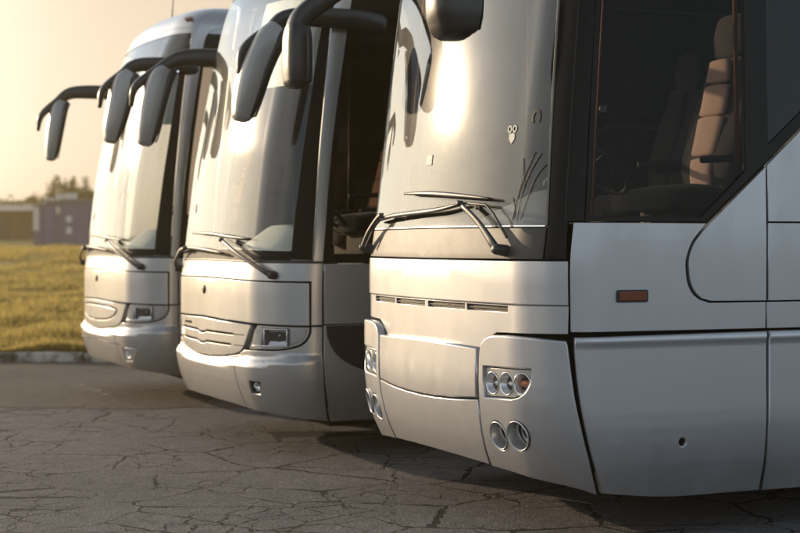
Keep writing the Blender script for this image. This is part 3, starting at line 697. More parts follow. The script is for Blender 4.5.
    # reed-shaped transfer beside the right pillar
    for pts in ([(.92, 1.70), (.95, 1.84), (1.00, 1.95), (1.06, 2.06)], [(.96, 1.70), (.985, 1.85), (1.05, 1.98), (1.10, 2.05)], [(.99, 1.705), (1.04, 1.84), (1.08, 1.93), (1.135, 1.99)], [(.90, 1.82), (.93, 1.77), (.935, 1.71)], [(1.00, 1.88), (.985, 1.93), (.965, 2.03)]):
        strip_on(m, root, 'sticker', M['stickdark'], pts, .0024, .003)
    # mirrors: both box shaped, hanging on arms from the top corners
    mirror(root, [(-1.20, .50, 3.40), (-1.36, .10, 3.30), (-1.40, -.12, 3.17), (-1.41, -.24, 3.07), (-1.41, -.28, 2.98)],
           [(.05, .05), (.05, .06), (.06, .07), (.07, .07), (.07, .07)],
           [(-1.41, -.28, 3.0), (-1.41, -.28, 2.92), (-1.41, -.28, 2.74), (-1.41, -.28, 2.635)], [(.085, .066), (.105, .078), (.108, .080), (.10, .072)], M['housing'])
    mirror(root, [(1.20, .42, 3.32), (1.16, .02, 3.34), (1.13, -.20, 3.24), (1.10, -.33, 3.04), (1.10, -.35, 2.92)],
           [(.05, .06), (.05, .06), (.05, .055), (.045, .05), (.04, .04)],
           [(1.10, -.35, 3.02), (1.10, -.35, 2.92), (1.10, -.352, 2.76), (1.10, -.352, 2.665)], [(.095, .10), (.120, .120), (.122, .122), (.110, .10)], M['housing'])
    return root

def dashboard(root, m, z0, mat, hood=(.2, 1.0)):
    """moulded dash following the inside of the windshield"""
    bm = bmesh.new(); sx = np.linspace(-1.16, 1.16, 40); prof = [(.03, -.25), (.03, .0), (.10, .03), (.25, .05), (.42, .07), (.50, .05), (.52, -.02), (.50, -.35)]
    rings = []
    for s in sx:
        P = at(m, s, z0, 0); x = P.x*.96; rg = []
        hh = max(0, 1-((s-(hood[0]+hood[1])/2)/((hood[1]-hood[0])/2))**2)**.5 if hood[0] < s < hood[1] else 0
        for d, h in prof:
            y = P.y+d; z = z0-.02+h+(hh*.17*min(1, max(0, (d-.1)/.25)) if h > -.1 else 0)
            rg.append(bm.verts.new((x, y, z)))
        rings.append(rg)
    for a, b in zip(rings, rings[1:]):
        for i in range(len(prof)-1): bm.faces.new((a[i], b[i], b[i+1], a[i+1]))
    bmesh.ops.recalc_face_normals(bm, faces=bm.faces)
    o = meshobj('dashboard', bm, M[mat], root); autosmooth(o, 45)
    bm = bmesh.new(); add_box(bm, (-1.12, .45, z0-.9), (1.12, .85, z0-.3)); meshobj('dash_base', bm, M['interior'], o, False)
    return o

# ------------------------------------------------------------------ coaches with the rounded bumper
def coach_far(origin, label, oval, fogkind, antenna=False):
    m = 'B'; root = empty('tour_coach', (origin[0], origin[1], 0), TH-pi/2)
    tag(root, label, 'coach', 'silver coaches parked in a row')
    far = 13.3; S_ = 'silverB'
    wrap('inner_shell', m, mirrored([(0, .40), (1.28, .36), (3.2, .30), (3.2, 1.38), (0, 1.38)]), M['gap'], root, off=-.034, sheet=True, ds=.1)
    wrap('cowl_panel', m, mirrored([(0, 1.316), (.92, 1.304), (1.447, 1.298), (1.447, .978), (1.532, .978), (1.530, 1.432), (.9, 1.434), (0, 1.440)]), M[S_], root, thick=.03, bev=.004)
    wrap('hood_panel', m, mirrored([(0, 1.008), (.474, .996), (.949, .986), (1.436, .974, .012), (1.434, 1.287, .012), (.57, 1.303), (0, 1.308)]), M[S_], root, off=.004, thick=.03, bev=.006)
    badge = wrap('badge', m, [(0, 1.178), (.022, 1.195, 1), (.028, 1.222, 1), (.022, 1.242), (0, 1.246), (-.022, 1.242), (-.028, 1.222, 1), (-.022, 1.195, 1)], M['plastic'], root, off=.014, thick=.012, bev=.004)
    wrap('badge_face', m, [(0, 1.186), (.015, 1.2, 1), (.02, 1.222, 1), (.014, 1.236), (-.014, 1.236), (-.02, 1.222, 1), (-.015, 1.2, 1)], M['chrome'], badge, off=.018, thick=.006, bev=.003)
    gr = [(0, .996), (.474, .984), (.935, .974), (.908, .925, 1), (.868, .858, 1), (.815, .795, 1), (.72, .752, 1), (.468, .722, 1), (.20, .708, 1), (0, .704)]
    bulge = lambda s, z: .02*np.clip(1-(s/.9)**2, 0, 1)
    if not oval:
        def slat(z): return [(-.60, z), (-.60, z+.022), (-.10, z+.022), (-.03, z+.006), (.03, z+.006), (.10, z+.022), (.60, z+.022), (.60, z)]
        def slot(zc, h=.007, e=.66): return [(-e, zc-h), (-.12, zc-h), (-.05, zc-h-.014), (.05, zc-h-.014), (.12, zc-h), (e, zc-h), (e, zc+h), (.12, zc+h), (.05, zc+h-.014), (-.05, zc+h-.014), (-.12, zc+h), (-e, zc+h)]
        hs = [slot(.893), slot(.812, e=.62)]
        g = wrap('grille', m, mirrored(gr), M[S_], root, off=.006, thick=.04, bev=.006, holes=hs, ofn=bulge, ds=.05, dz=.04)
        wrap('grille_mesh', m, rect(-.74, .76, .74, .94), M['gap'], g, off=-.022, sheet=True)
        for z in (.893, .812):
            for f in (False, True):
                wrap('slat_line', m, rect(.668, z-.003, .84, z+.003), M['gap'], g, off=.0075, thick=.004, bev=.0005, ofn=bulge, flip=f)
        for f in (False, True): wrap('grille_slot', m, [(.30, .930), (.62, .926), (.60, .944), (.30, .95)], M['gap'], g, off=.0075, thick=.004, bev=.0005, ofn=bulge, flip=f) if f else None
    else:
        ov = [(0, .952, 1), (.30, .950, 1), (.56, .938, 1), (.70, .925, 1), (.735, .905, 1), (.69, .86, 1), (.58, .820, 1), (.40, .795, 1), (.15, .786, 1), (0, .785, 1)]
        ovf = [(p[0], p[1], 1) for p in ov]+[(-p[0], p[1], 1) for p in ov[::-1][1:-1]]
        ovi = [(p[0]*.955, .868+(p[1]-.868)*.84, 1) for p in ovf]
        g = wrap('grille', m, mirrored(gr), M[S_], root, off=.006, thick=.04, bev=.006, holes=[ovf], ofn=bulge, ds=.05, dz=.04)
        wrap('grille_mesh', m, rect(-.80, .76, .80, .97), M['gap'], g, off=-.022, sheet=True)
        wrap('grille_insert', m, ovi, M[S_], g, off=.012, thick=.03, bev=.008, ofn=bulge, ds=.05, dz=.04)
        wrap('grille_notch', m, rect(-.05, .785, .05, .80), M['plastic'], g, off=.016, thick=.02, bev=.004, ofn=bulge)
    lamp = [(1.000, .972), (1.438, .962), (1.434, .923, 1), (1.410, .875, 1), (1.362, .838, 1), (1.290, .816, 1), (1.201, .802, 1), (1.062, .797, 1), (.880, .793), (.925, .854), (.962, .935)]
    lin = [(1.010, .963), (1.426, .954), (1.422, .923, 1), (1.399, .882, 1), (1.355, .847, 1), (1.286, .826, 1), (1.201, .812, 1), (1.062, .807, 1), (.900, .803), (.936, .858), (.972, .933)]
    for f, sg in ((False, 1), (True, -1)):
        hl = wrap('headlight', m, lamp, M['lampbody'], root, off=-.014, thick=.03, bev=.004, flip=f, holes=[[(.99, .81), (1.27, .815), (1.27, .955), (1.02, .955)]])
        wrap('lamp_well', m, rect(.95, .80, 1.30, .97), M['lampbody'], hl, off=-.065, sheet=True, flip=f)
        # bright inner housing: a main box reflector and a slim outer indicator
        bm = bmesh.new(); R_ = rig(m, sg*1.175, .885, -.01)
        add_box(bm, (-.10, .058, -.06), (.095, .066, .0), .002, R_); add_box(bm, (-.10, -.066, -.06), (.095, -.058, .0), .002, R_)
        add_box(bm, (-.10, -.06, -.06), (-.092, .06, .0), .002, R_); add_box(bm, (.087, -.06, -.06), (.095, .06, .0), .002, R_)
        meshobj('lamp_bezel', bm, M['reflector'], hl)
        bm = bmesh.new()
        def plate(P): bm.faces.new([bm.verts.new(R_ @ Vector(p)) for p in P])
        plate([(-.060, -.056, -.004), (.086, -.056, -.004), (.086, .012, -.058), (-.060, .012, -.058)])
        for k in range(5): x0 = -.040+.026*k; add_loft(bm, [R_ @ Vector((x0, -.054, -.003)), R_ @ Vector((x0, .010, -.055))], [(.0016, .0016)]*2, smooth=0, n=6)
        meshobj('reflector', bm, M['chrome'], hl, False)
        bm = bmesh.new()
        plate([(-.060, .056, -.010), (.086, .056, -.010), (.086, .012, -.058), (-.060, .012, -.058)])
        add_lathe(bm, [(0, .012), (.014, .008), (.020, -.006), (.020, -.03)], 16, R_ @ Matrix.Translation((.02, .016, -.035)))
        meshobj('reflector', bm, M['lampbody'], hl, False)
        bm = bmesh.new(); add_box(bm, (-.090, -.056, -.055), (-.062, .056, -.030), .003, R_); meshobj('lamp_slot', bm, M['gap'], hl)
        wrap('lamp_bezel', m, [(1.02, .800+.008), (.905, .806), (.94, .86), (.975, .93), (1.012, .955), (1.06, .955), (1.055, .90), (1.045, .84)], M['lampbody'], hl, off=-.006, thick=.02, bev=.006, flip=f)
        wrap('lamp_bezel', m, [(.93, .808), (1.27, .818), (1.27, .832), (.95, .826)], M['reflector'], hl, off=.0, thick=.02, bev=.004, flip=f)
        wrap('indicator', m, [(1.292, .948), (1.415, .945), (1.410, .915, 1), (1.388, .880, 1), (1.345, .852, 1), (1.292, .838)], M['lampbody'], hl, off=-.004, thick=.02, bev=.006, flip=f)
        wrap('lamp_divider', m, [(1.276, .822), (1.284, .822), (1.284, .955), (1.276, .955)], M['plastic'], hl, off=.002, thick=.03, bev=.001, flip=f)
        wrap('lamp_lens', m, lin, M['lens'], hl, off=.012, sheet=True, flip=f)
    # bumper with a ledge and rolled lower lip
    lip = lambda s, z: .040*(1-np.clip((z-.62-.07*np.clip(np.abs(s)/1.4, 0, 1)**2)/.09, 0, 1)**1.0*np.where(z > .3, 1, 1))*1.0
    def lip(s, z):
        zl = .645+.065*np.clip(np.abs(s)/1.4, 0, 1)**2
        t = np.clip((z-zl)/.06, 0, 1); t = t*t*(3-2*t)
        e = 1-np.clip((np.abs(s)-1.3)/.22, 0, 1)*.6
        return (.045*(1-t)+.006)*e
    bt = [(0, .694), (.20, .698, 1), (.47, .711, 1), (.72, .740, 1), (.80, .768, 1), (.86, .783, 1), (1.06, .786, 1), (1.20, .790, 1), (1.292, .803, 1), (1.37, .825, 1), (1.422, .865, 1), (1.449, .918, 1), (1.452, .966), (1.532, .966), (1.530, .70), (1.522, .45), (1.508, .272), (1.30, .318), (1.04, .352), (.55, .378), (0, .386)]
    holes = []
    if fogkind == 'square': fh = [(.951, .573), (1.066, .569), (1.040, .481), (.936, .481)]
    else: fh = [(.905, .560, .012), (1.115, .548, .02), (1.015, .425, .02), (.90, .425, .012)]
    def half(a0, a1, name):
        pass
    cen = mirrored([(0, .386), (.55, .378), (.778, .366), (.760, .50), (.742, .60), (.735, .741, 1), (.72, .7395, 1), (.47, .711, 1), (.20, .698, 1), (0, .694)])
    wrap('bumper_centre', m, cen, M[S_], root, off=0, thick=.05, bev=.004, ofn=lip, ds=.05, dz=.03)
    for f, sg in ((False, 1), (True, -1)):
        cr = [(.741, .745, 1), (.80, .768, 1), (.86, .783, 1), (1.06, .786, 1), (1.20, .790, 1), (1.292, .803, 1), (1.37, .825, 1), (1.422, .865, 1), (1.449, .918, 1), (1.452, .966), (1.532, .966), (1.530, .70), (1.522, .45), (1.508, .272), (1.30, .318), (1.04, .352), (.784, .3655), (.766, .50), (.748, .60)]
        wrap('bumper_corner', m, cr, M[S_], root, off=0, thick=.05, bev=.004, ofn=lip, ds=.05, dz=.03, holes=[fh], flip=f)
        c = (sum(p[0] for p in fh)/4, sum(p[1] for p in fh)/4)
        k = 1.10
        fo = wrap('fog_light', m, [(c[0]+(p[0]-c[0])*k, c[1]+(p[1]-c[1])*k) for p in fh], M['gap'], root, off=-.02, sheet=True, flip=f)
        R_ = rig(m, sg*c[0], c[1], .035)
        if fogkind == 'square':
            wrap('fog_frame', m, [(c[0]+(p[0]-c[0])*.99, c[1]+(p[1]-c[1])*.99) for p in fh], M['plastic'], fo, off=.040, thick=.03, bev=.003, holes=[[(c[0]+(p[0]-c[0])*.72, c[1]+(p[1]-c[1])*.72) for p in fh]], flip=f)
            bm = bmesh.new(); add_lathe(bm, [(.036, -.012), (.034, -.02), (.02, -.038), (0, -.042)], 20, R_); meshobj('reflector', bm, M['reflector'], fo)
        else:
            wrap('fog_frame', m, [(c[0]+(p[0]-c[0])*.99, c[1]+(p[1]-c[1])*.99) for p in fh], M['reflector'], fo, off=.046, thick=.05, bev=.008, holes=[[(.925, .535), (1.01, .53), (1.0, .47), (.935, .46)]], flip=f)
            bm = bmesh.new(); add_lathe(bm, [(.045, -.02), (.04, -.03), (.02, -.045), (0, -.05)], 20, R_); meshobj('reflector', bm, M['reflector'], fo)
        if fogkind == 'square': wrap('tow_cover', m, [(1.007, .718), (1.106, .715), (1.090, .655), (1.005, .658)], M[S_], root, off=.003, thick=.005, bev=.003, ofn=lip, flip=f)
        else: wrap('crease', m, [(.205, .580), (.87, .575), (.87, .583), (.205, .592)], M['plastic'], root, off=.004, thick=.006, bev=.002, ofn=lip, flip=f)
    # windshield
    ws = mirrored([(0, 1.450), (.9, 1.442), (1.443, 1.438), (1.443, 2.3), (1.428, 3.0), (1.418, 3.52), (1.33, 3.705, .12), (0, 3.735)])
    wrap('windshield', m, ws, M['wind'], root, off=-.004, sheet=True, ds=.05, dz=.08)
    wrap('windshield_trim', m, mirrored([(0, 1.443), (.9, 1.436), (1.44, 1.434), (1.44, 1.447), (.9, 1.452), (0, 1.460)]), M['wipermetal'], root, off=.004, thick=.02, bev=.002)
    wrap('glass_border', m, mirrored([(0, 1.462), (.9, 1.454), (1.283, 1.450), (1.283, 1.520), (.9, 1.527), (0, 1.533)]), M['frit'], root, off=.001, thick=.006, bev=.001)
    for f, sg in ((False, 1), (True, -1)):
        # black edge of the glass, then the silver pillar
        wrap('glass_border', m, [(1.285, 1.462), (1.441, 1.455), (1.441, 2.3), (1.426, 3.0), (1.416, 3.50), (1.34, 3.50), (1.33, 3.0), (1.315, 2.3), (1.285, 1.70)], M['frit'], root, off=.001, thick=.006, bev=.001, flip=f)
        wrap('front_pillar', m, [(1.449, 1.442), (1.532, 1.440), (1.545, 2.1), (1.575, 2.7), (1.625, 3.3), (1.64, 3.5, 1), (1.66, 3.62, 1), (1.72, 3.68, 1), (1.9, 3.705), (1.9, 3.76), (1.34, 3.76), (1.425, 3.52), (1.435, 3.0), (1.449, 2.3)], M[S_], root, off=.004, thick=.04, bev=.008, flip=f)
        fr = [(1.540, 1.432), (far, 1.432), (far, 3.70), (1.92, 3.70), (1.73, 3.672, 1), (1.672, 3.615, 1), (1.652, 3.50, 1), (1.633, 3.3), (1.583, 2.7), (1.553, 2.1)]
        w1 = [(1.60, 1.50), (2.75, 1.50), (2.75, 3.63), (1.80, 3.63, .06), (1.70, 3.50), (1.68, 3.3), (1.63, 2.7), (1.60, 2.1)]
        hs = [w1]+[[(a, 2.2), (b, 2.2), (b, 3.62), (a, 3.62)] for a, b in ((2.85, 4.5), (4.6, 6.3), (6.4, 8.3), (8.4, 10.3), (10.4, 12.2))]
        wrap('window_frame', m, fr, M['gloss'], root, off=-.004, thick=.03, bev=.003, holes=hs, flip=f)
        for i, h in enumerate(hs): wrap('side_window', m, h, M[('clearside' if f else 'side') if i == 0 else 'sidedark'], root, off=-.014, sheet=True, flip=f, ds=.15, dz=.3)
        wrap('side_panel', m, rect(1.545, .985, 3.22, 1.424), M[S_], root, thick=.03, bev=.003, flip=f)
        wrap('skirt_panel', m, rect(1.545, .262, 3.22, .975), M[S_], root, thick=.03, bev=.004, flip=f)
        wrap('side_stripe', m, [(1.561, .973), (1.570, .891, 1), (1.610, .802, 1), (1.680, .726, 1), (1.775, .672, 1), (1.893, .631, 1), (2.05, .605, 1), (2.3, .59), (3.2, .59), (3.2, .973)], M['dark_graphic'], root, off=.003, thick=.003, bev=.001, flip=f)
        wrap('wall_liner', m, [(1.55, 1.0), (far, 1.0), (far, 2.15), (2.8, 2.15), (2.8, 1.42), (1.55, 1.42)], M['interior'], root, off=-.05, sheet=True, flip=f, ds=.2)
        wrap('side_panel', m, rect(3.23, 1.252, far, 1.424), M[S_], root, thick=.03, bev=.003, flip=f)
        side_common(root, m, sg, S_, 1.42, 2.55)
    wrap('header_panel', m, mirrored([(0, 3.742), (1.325, 3.715), (1.33, 3.79), (0, 3.79)]), M[S_], root, off=0.002, thick=.04, bev=.004)
    rf = rear_and_core(root, m, 1.18, far)
    dashboard(root, m, 1.44, 'dashlight', hood=(.2, .95))
    # fringed cream cloth over the dash
    bm = bmesh.new(); rows = []
    for i in range(61):
        s = -1.05+2.1*i/60; P = at(m, s, 1.5, 0); rg = []
        for d, h in ((.10, .03), (.22, .06), (.36, .085), (.46, .09), (.50, .03), (.505, -.05-.05*(i % 2))):
            hh = max(0, 1-((s-.575)/.375)**2)**.5 if .2 < s < .95 else 0
            rg.append(bm.verts.new((P.x*.95, P.y+d-.005, 1.46+h+hh*.17*min(1, max(0, (d-.1)/.25))+.004*noise.noise(Vector((s*9, d*9, 0))))))
        rows.append(rg)
    for a, b in zip(rows, rows[1:]):
        for k in range(5): bm.faces.new((a[k], b[k], b[k+1], a[k+1]))
    meshobj('dash_cloth', bm, M['cloth'], root)
    steering(root, .60, .80, 1.80)
    seat(root, .70, 1.20, 1.28, 'seatorange', .27, 1.1)
    seat(root, -.60, 1.6, 1.18, 'seatorange', .24, 1.0, 'cloth')
    for y in (2.9, 3.8):
        for x in (.85, .35, -.35, -.85): seat(root, x, y, 1.30, 'seatorange', .21, .9, 'cloth')
    # sun blind
    wrap('sun_blind', m, [(.25, 2.78), (1.30, 2.76), (1.30, 3.45), (.25, 3.48)], M['dashlight'], root, off=-.06, thick=.004, bev=.001)
    for c in ((.60, 2.12), (.52, 2.04)): wrap('sticker', m, circ(c[0], c[1], .032), M['sticker'], root, off=-.003, thick=.002, bev=.0005, holes=[circ(c[0], c[1], .025)])
    wrap('sticker', m, rect(-.62, 1.83, -.56, 1.90), M['sticker'], root, off=.001, thick=.002, bev=.0005)
    # wipers
    wiper(root, m, (1.162, 1.344), [(1.098, 1.379), (.80, 1.492), (.473, 1.596)], [(-.35, 1.655), (.20, 1.645), (.527, 1.625), (.90, 1.606)], off=.065, link2=[(1.08, 1.44), (.80, 1.545), (.55, 1.60)])
    wiper(root, m, (-1.05, 1.36), [(-.95, 1.42), (-.72, 1.51), (-.50, 1.53)], [(-.98, 1.50), (-.50, 1.535), (.0, 1.525), (.46, 1.50)], off=.065)
    return root

O3 = (.142, 9.072); O2 = (-1.5499, 12.299); O1 = (-3.1656, 16.199)
c3 = coach_near(O3)
c2 = coach_far(O2, 'middle silver coach with slatted grille and square fog lamp, between the other two coaches', False, 'square')
c1 = coach_far(O1, 'farthest silver coach, nearest the grass, with oval grille and roof aerial', True, 'wedge')
def horn(root, sg, root_y, top, reach, z0, hy, hw=1.0):
    '''sweeping arm from the top of the front pillar with a leaf-shaped mirror hung under its end'''
    X = lambda a: sg*a
    arm = [(X(1.18), root_y, z0+.01), (X(1.27), root_y-.28, z0+.02), (X(1.31), top, z0), (X(1.33), (top+reach)/2+.03, z0-.10), (X(1.345), reach+.03, z0-.25), (X(1.35), reach-.01, z0-.42)]
    mirror(root, arm, [(.055, .078), (.05, .076), (.05, .066), (.045, .050), (.04, .036), (.02, .018)],
           [(X(1.335), hy[0], z0-.10), (X(1.34), hy[1], z0-.20), (X(1.345), hy[2], z0-.40), (X(1.345), hy[3], z0-.60), (X(1.345), hy[4], z0-.73)],
           [(.06, .085*hw), (.095, .108*hw), (.108, .105*hw), (.10, .090*hw), (.075, .066*hw)], M['shell'])
horn(c2, 1, 1.02, .26, -.14, 3.205, (.14, .06, -.04, -.10, -.13))
horn(c2, -1, .62, .16, -.24, 3.185, (.06, -.01, -.07, -.11, -.13))
horn(c1, 1, .72, .10, -.27, 3.30, (.02, -.05, -.10, -.15, -.17))
horn(c1, -1, .50, .00, -.34, 3.255, (-.08, -.13, -.17, -.20, -.21), .8)
# aerial on the roof of the farthest coach
bm = bmesh.new(); add_loft(bm, [(-.42, .92, 3.94), (-.41, .96, 4.6)], [(.008, .008), (.004, .004)], smooth=0, n=8); add_lathe(bm, [(0, .05), (.02, .045), (.035, 0), (.035, -.06)], 12, Matrix.Translation((-.42, .92, 3.94)))
meshobj('aerial', bm, M['plastic'], c1)
bm = bmesh.new(); add_box(bm, (-.045, -.015, -.02), (.045, .015, .012), .006, rig('B', 1.25, 3.80, .02)); meshobj('clearance_light', bm, M['darkamber'], c1)

# ------------------------------------------------------------------ ground
def nz_(x, y, s, k=0): return noise.noise(Vector((x*s, y*s, k)))
def asphalt(name, c0, c1, cracks=1.0, cs=1.0):
    m, nt, out = newmat(name)
    b = N(nt, 'ShaderNodeBsdfPrincipled'); L(nt, b.outputs[0], out.inputs[0]); b.inputs['Specular IOR Level'].default_value = .35
    tc = N(nt, 'ShaderNodeTexCoord')
    big = N(nt, 'ShaderNodeTexNoise'); big.inputs['Scale'].default_value = .45; big.inputs['Detail'].default_value = 6; L(nt, tc.outputs['Object'], big.inputs['Vector'])
    mid = N(nt, 'ShaderNodeTexNoise'); mid.inputs['Scale'].default_value = 5; mid.inputs['Detail'].default_value = 8; mid.inputs['Roughness'].default_value = .7; L(nt, tc.outputs['Object'], mid.inputs['Vector'])
    fine = N(nt, 'ShaderNodeTexVoronoi'); fine.inputs['Scale'].default_value = 95; L(nt, tc.outputs['Object'], fine.inputs['Vector'])
    a1 = N(nt, 'ShaderNodeMix', data_type='FLOAT'); a1.inputs[0].default_value = .5; L(nt, big.outputs[0], a1.inputs[2]); L(nt, mid.outputs[0], a1.inputs[3])
    rp = N(nt, 'ShaderNodeMapRange'); rp.inputs['From Min'].default_value = .36; rp.inputs['From Max'].default_value = .64; L(nt, a1.outputs[0], rp.inputs[0])
    mx = N(nt, 'ShaderNodeMix', data_type='RGBA'); mx.inputs[6].default_value = c0+(1,); mx.inputs[7].default_value = c1+(1,); L(nt, rp.outputs[0], mx.inputs[0])
    st = N(nt, 'ShaderNodeMapRange'); st.inputs['From Max'].default_value = 1.; st.inputs['To Min'].default_value = .55; st.inputs['To Max'].default_value = 1.5; L(nt, fine.outputs['Color'], st.inputs[0])
    ms = N(nt, 'ShaderNodeVectorMath', operation='SCALE'); L(nt, mx.outputs[2], ms.inputs[0]); L(nt, st.outputs[0], ms.inputs['Scale'])
    oi_ = N(nt, 'ShaderNodeTexNoise'); oi_.inputs['Scale'].default_value = .8; oi_.inputs['Detail'].default_value = 3; oi_.inputs['Distortion'].default_value = .6; L(nt, tc.outputs['Object'], oi_.inputs['Vector'])
    om = N(nt, 'ShaderNodeMapRange'); om.inputs['From Min'].default_value = .62; om.inputs['From Max'].default_value = .72; om.inputs['To Min'].default_value = 1.; om.inputs['To Max'].default_value = .92; L(nt, oi_.outputs[0], om.inputs[0])
    ms2 = N(nt, 'ShaderNodeVectorMath', operation='SCALE'); L(nt, ms.outputs[0], ms2.inputs[0]); L(nt, om.outputs[0], ms2.inputs['Scale']); ms = ms2
    # cracks: warped cell edges at two sizes
    wv = N(nt, 'ShaderNodeTexNoise'); wv.inputs['Scale'].default_value = 1.1; wv.inputs['Detail'].default_value = 1.5; wv.inputs['Roughness'].default_value = .4; L(nt, tc.outputs['Object'], wv.inputs['Vector'])
    sc = N(nt, 'ShaderNodeVectorMath', operation='SCALE'); sc.inputs['Scale'].default_value = .30; L(nt, wv.outputs['Color'], sc.inputs[0])
    wf_ = N(nt, 'ShaderNodeTexNoise'); wf_.inputs['Scale'].default_value = 11; wf_.inputs['Detail'].default_value = 4; L(nt, tc.outputs['Object'], wf_.inputs['Vector'])
    sf = N(nt, 'ShaderNodeVectorMath', operation='SCALE'); sf.inputs['Scale'].default_value = .10; L(nt, wf_.outputs['Color'], sf.inputs[0])
    a0 = N(nt, 'ShaderNodeVectorMath', operation='ADD'); L(nt, sc.outputs[0], a0.inputs[0]); L(nt, sf.outputs[0], a0.inputs[1])
    av = N(nt, 'ShaderNodeVectorMath', operation='ADD'); L(nt, tc.outputs['Object'], av.inputs[0]); L(nt, a0.outputs[0], av.inputs[1])
    def crack(scale, w, seedoff, n0=.42, wmin=.004):
        of = N(nt, 'ShaderNodeVectorMath', operation='ADD'); of.inputs[1].default_value = (seedoff, seedoff, 0); L(nt, av.outputs[0], of.inputs[0])
        flat = N(nt, 'ShaderNodeVectorMath', operation='MULTIPLY'); flat.inputs[1].default_value = (1, 1, 0); L(nt, of.outputs[0], flat.inputs[0])
        vo = N(nt, 'ShaderNodeTexVoronoi', feature='DISTANCE_TO_EDGE'); vo.inputs['Scale'].default_value = scale; L(nt, flat.outputs[0], vo.inputs['Vector'])
        nw = N(nt, 'ShaderNodeTexNoise'); nw.inputs['Scale'].default_value = 1.3; nw.inputs['Detail'].default_value = 5; L(nt, of.outputs[0], nw.inputs['Vector'])
        wm = N(nt, 'ShaderNodeMapRange'); wm.inputs['From Min'].default_value = n0; wm.inputs['From Max'].default_value = .68; wm.inputs['To Min'].default_value = wmin; wm.inputs['To Max'].default_value = w; L(nt, nw.outputs[0], wm.inputs[0])
        mr = N(nt, 'ShaderNodeMath', operation='DIVIDE'); L(nt, vo.outputs[0], mr.inputs[0]); L(nt, wm.outputs[0], mr.inputs[1])
        cl = N(nt, 'ShaderNodeMapRange'); cl.inputs['From Min'].default_value = .7; cl.inputs['From Max'].default_value = 1.05; L(nt, mr.outputs[0], cl.inputs[0])
        return cl.outputs[0]
    ca = crack(.85*cs, .022*cracks, 3., .42, .004); cb = crack(2.2*cs, .026*cracks, 11., .46, .0008)
    mn = N(nt, 'ShaderNodeMath', operation='MINIMUM'); L(nt, ca, mn.inputs[0]); L(nt, cb, mn.inputs[1])
    mc = N(nt, 'ShaderNodeMix', data_type='RGBA'); mc.inputs[6].default_value = (.005, .005, .005, 1); L(nt, ms.outputs[0], mc.inputs[7]); L(nt, mn.outputs[0], mc.inputs[0])
    L(nt, mc.outputs[2], b.inputs['Base Color']); b.inputs['Roughness'].default_value = .78
    bf = N(nt, 'ShaderNodeBump'); bf.inputs['Strength'].default_value = .8; bf.inputs['Distance'].default_value = .006; L(nt, fine.outputs[0], bf.inputs['Height'])
    bm_ = N(nt, 'ShaderNodeBump'); bm_.inputs['Strength'].default_value = .7; bm_.inputs['Distance'].default_value = .05; L(nt, mid.outputs[0], bm_.inputs['Height']); L(nt, bf.outputs[0], bm_.inputs['Normal'])
    bc = N(nt, 'ShaderNodeBump'); bc.inputs['Strength'].default_value = 1.; bc.inputs['Distance'].default_value = .015; L(nt, mn.outputs[0], bc.inputs['Height']); L(nt, bm_.outputs[0], bc.inputs['Normal'])
    L(nt, bc.outputs[0], b.inputs['Normal'])
    return m
def sheet_obj(name, pts, z, mat, label_kind='structure'):
    bm = bmesh.new(); bm.faces.new([bm.verts.new((x, y, z)) for x, y in pts])
    o = meshobj(name, bm, mat, None, False); o['kind'] = label_kind; return o

def terr(x, y):
    r = max(0, y-21.0)
    h = .11+min(r, 70)*.0262
    if r > 0: h += min(1, r/8)*.06*nz_(x, y, .22)+.25*math.exp(-((y-56)/7)**2)*math.exp(-((x+13.5)/3.5)**2)
    return h-max(0, y-110)*.004
# ground plane (asphalt lot) and the field beyond the kerb
apad = sheet_obj('asphalt_lot', [(-900, -600), (900, -600), (900, 20.55), (-900, 20.55)], 0, asphalt('asphalt_worn', (.095, .090, .091), (.165, .156, .155), cracks=1.5, cs=1.6))
# darker, newer strip of road next to the kerb; ragged near edge
pts = [(-60, 20.52), (60, 20.52)]
edge = [(x, 14.9+.35*sin(x*.9)+.25*nz_(x, 0, 1.7)+(x+3)*.22+.12*nz_(x, 3, 6)) for x in np.linspace(-12, 6, 90)]
edge = [(-60, 12.9)]+edge+[(60, 17.2)]
sheet_obj('road_strip', pts+edge[::-1], .004, asphalt('asphalt_newer', (.060, .050, .040), (.115, .097, .078), cracks=.45, cs=.8))
# remains of a painted line on the strip
pm_, nt, out = newmat('worn_white_paint')
b = N(nt, 'ShaderNodeBsdfPrincipled'); b.inputs['Base Color'].default_value = (.5, .48, .44, 1); b.inputs['Roughness'].default_value = .7
tr = N(nt, 'ShaderNodeBsdfTransparent'); mxs = N(nt, 'ShaderNodeMixShader'); tc = N(nt, 'ShaderNodeTexCoord')
nz = N(nt, 'ShaderNodeTexNoise'); nz.inputs['Scale'].default_value = 7; nz.inputs['Detail'].default_value = 8; L(nt, tc.outputs['Object'], nz.inputs['Vector'])
mr = N(nt, 'ShaderNodeMapRange'); mr.inputs['From Min'].default_value = .54; mr.inputs['From Max'].default_value = .60; L(nt, nz.outputs[0], mr.inputs[0]); L(nt, mr.outputs[0], mxs.inputs[0]); L(nt, tr.outputs[0], mxs.inputs[1]); L(nt, b.outputs[0], mxs.inputs[2]); L(nt, mxs.outputs[0], out.inputs[0])
sheet_obj('painted_line', [(-3.60, 17.2), (-3.05, 15.95), (-2.97, 15.98), (-3.50, 17.22)], .008, pm_)
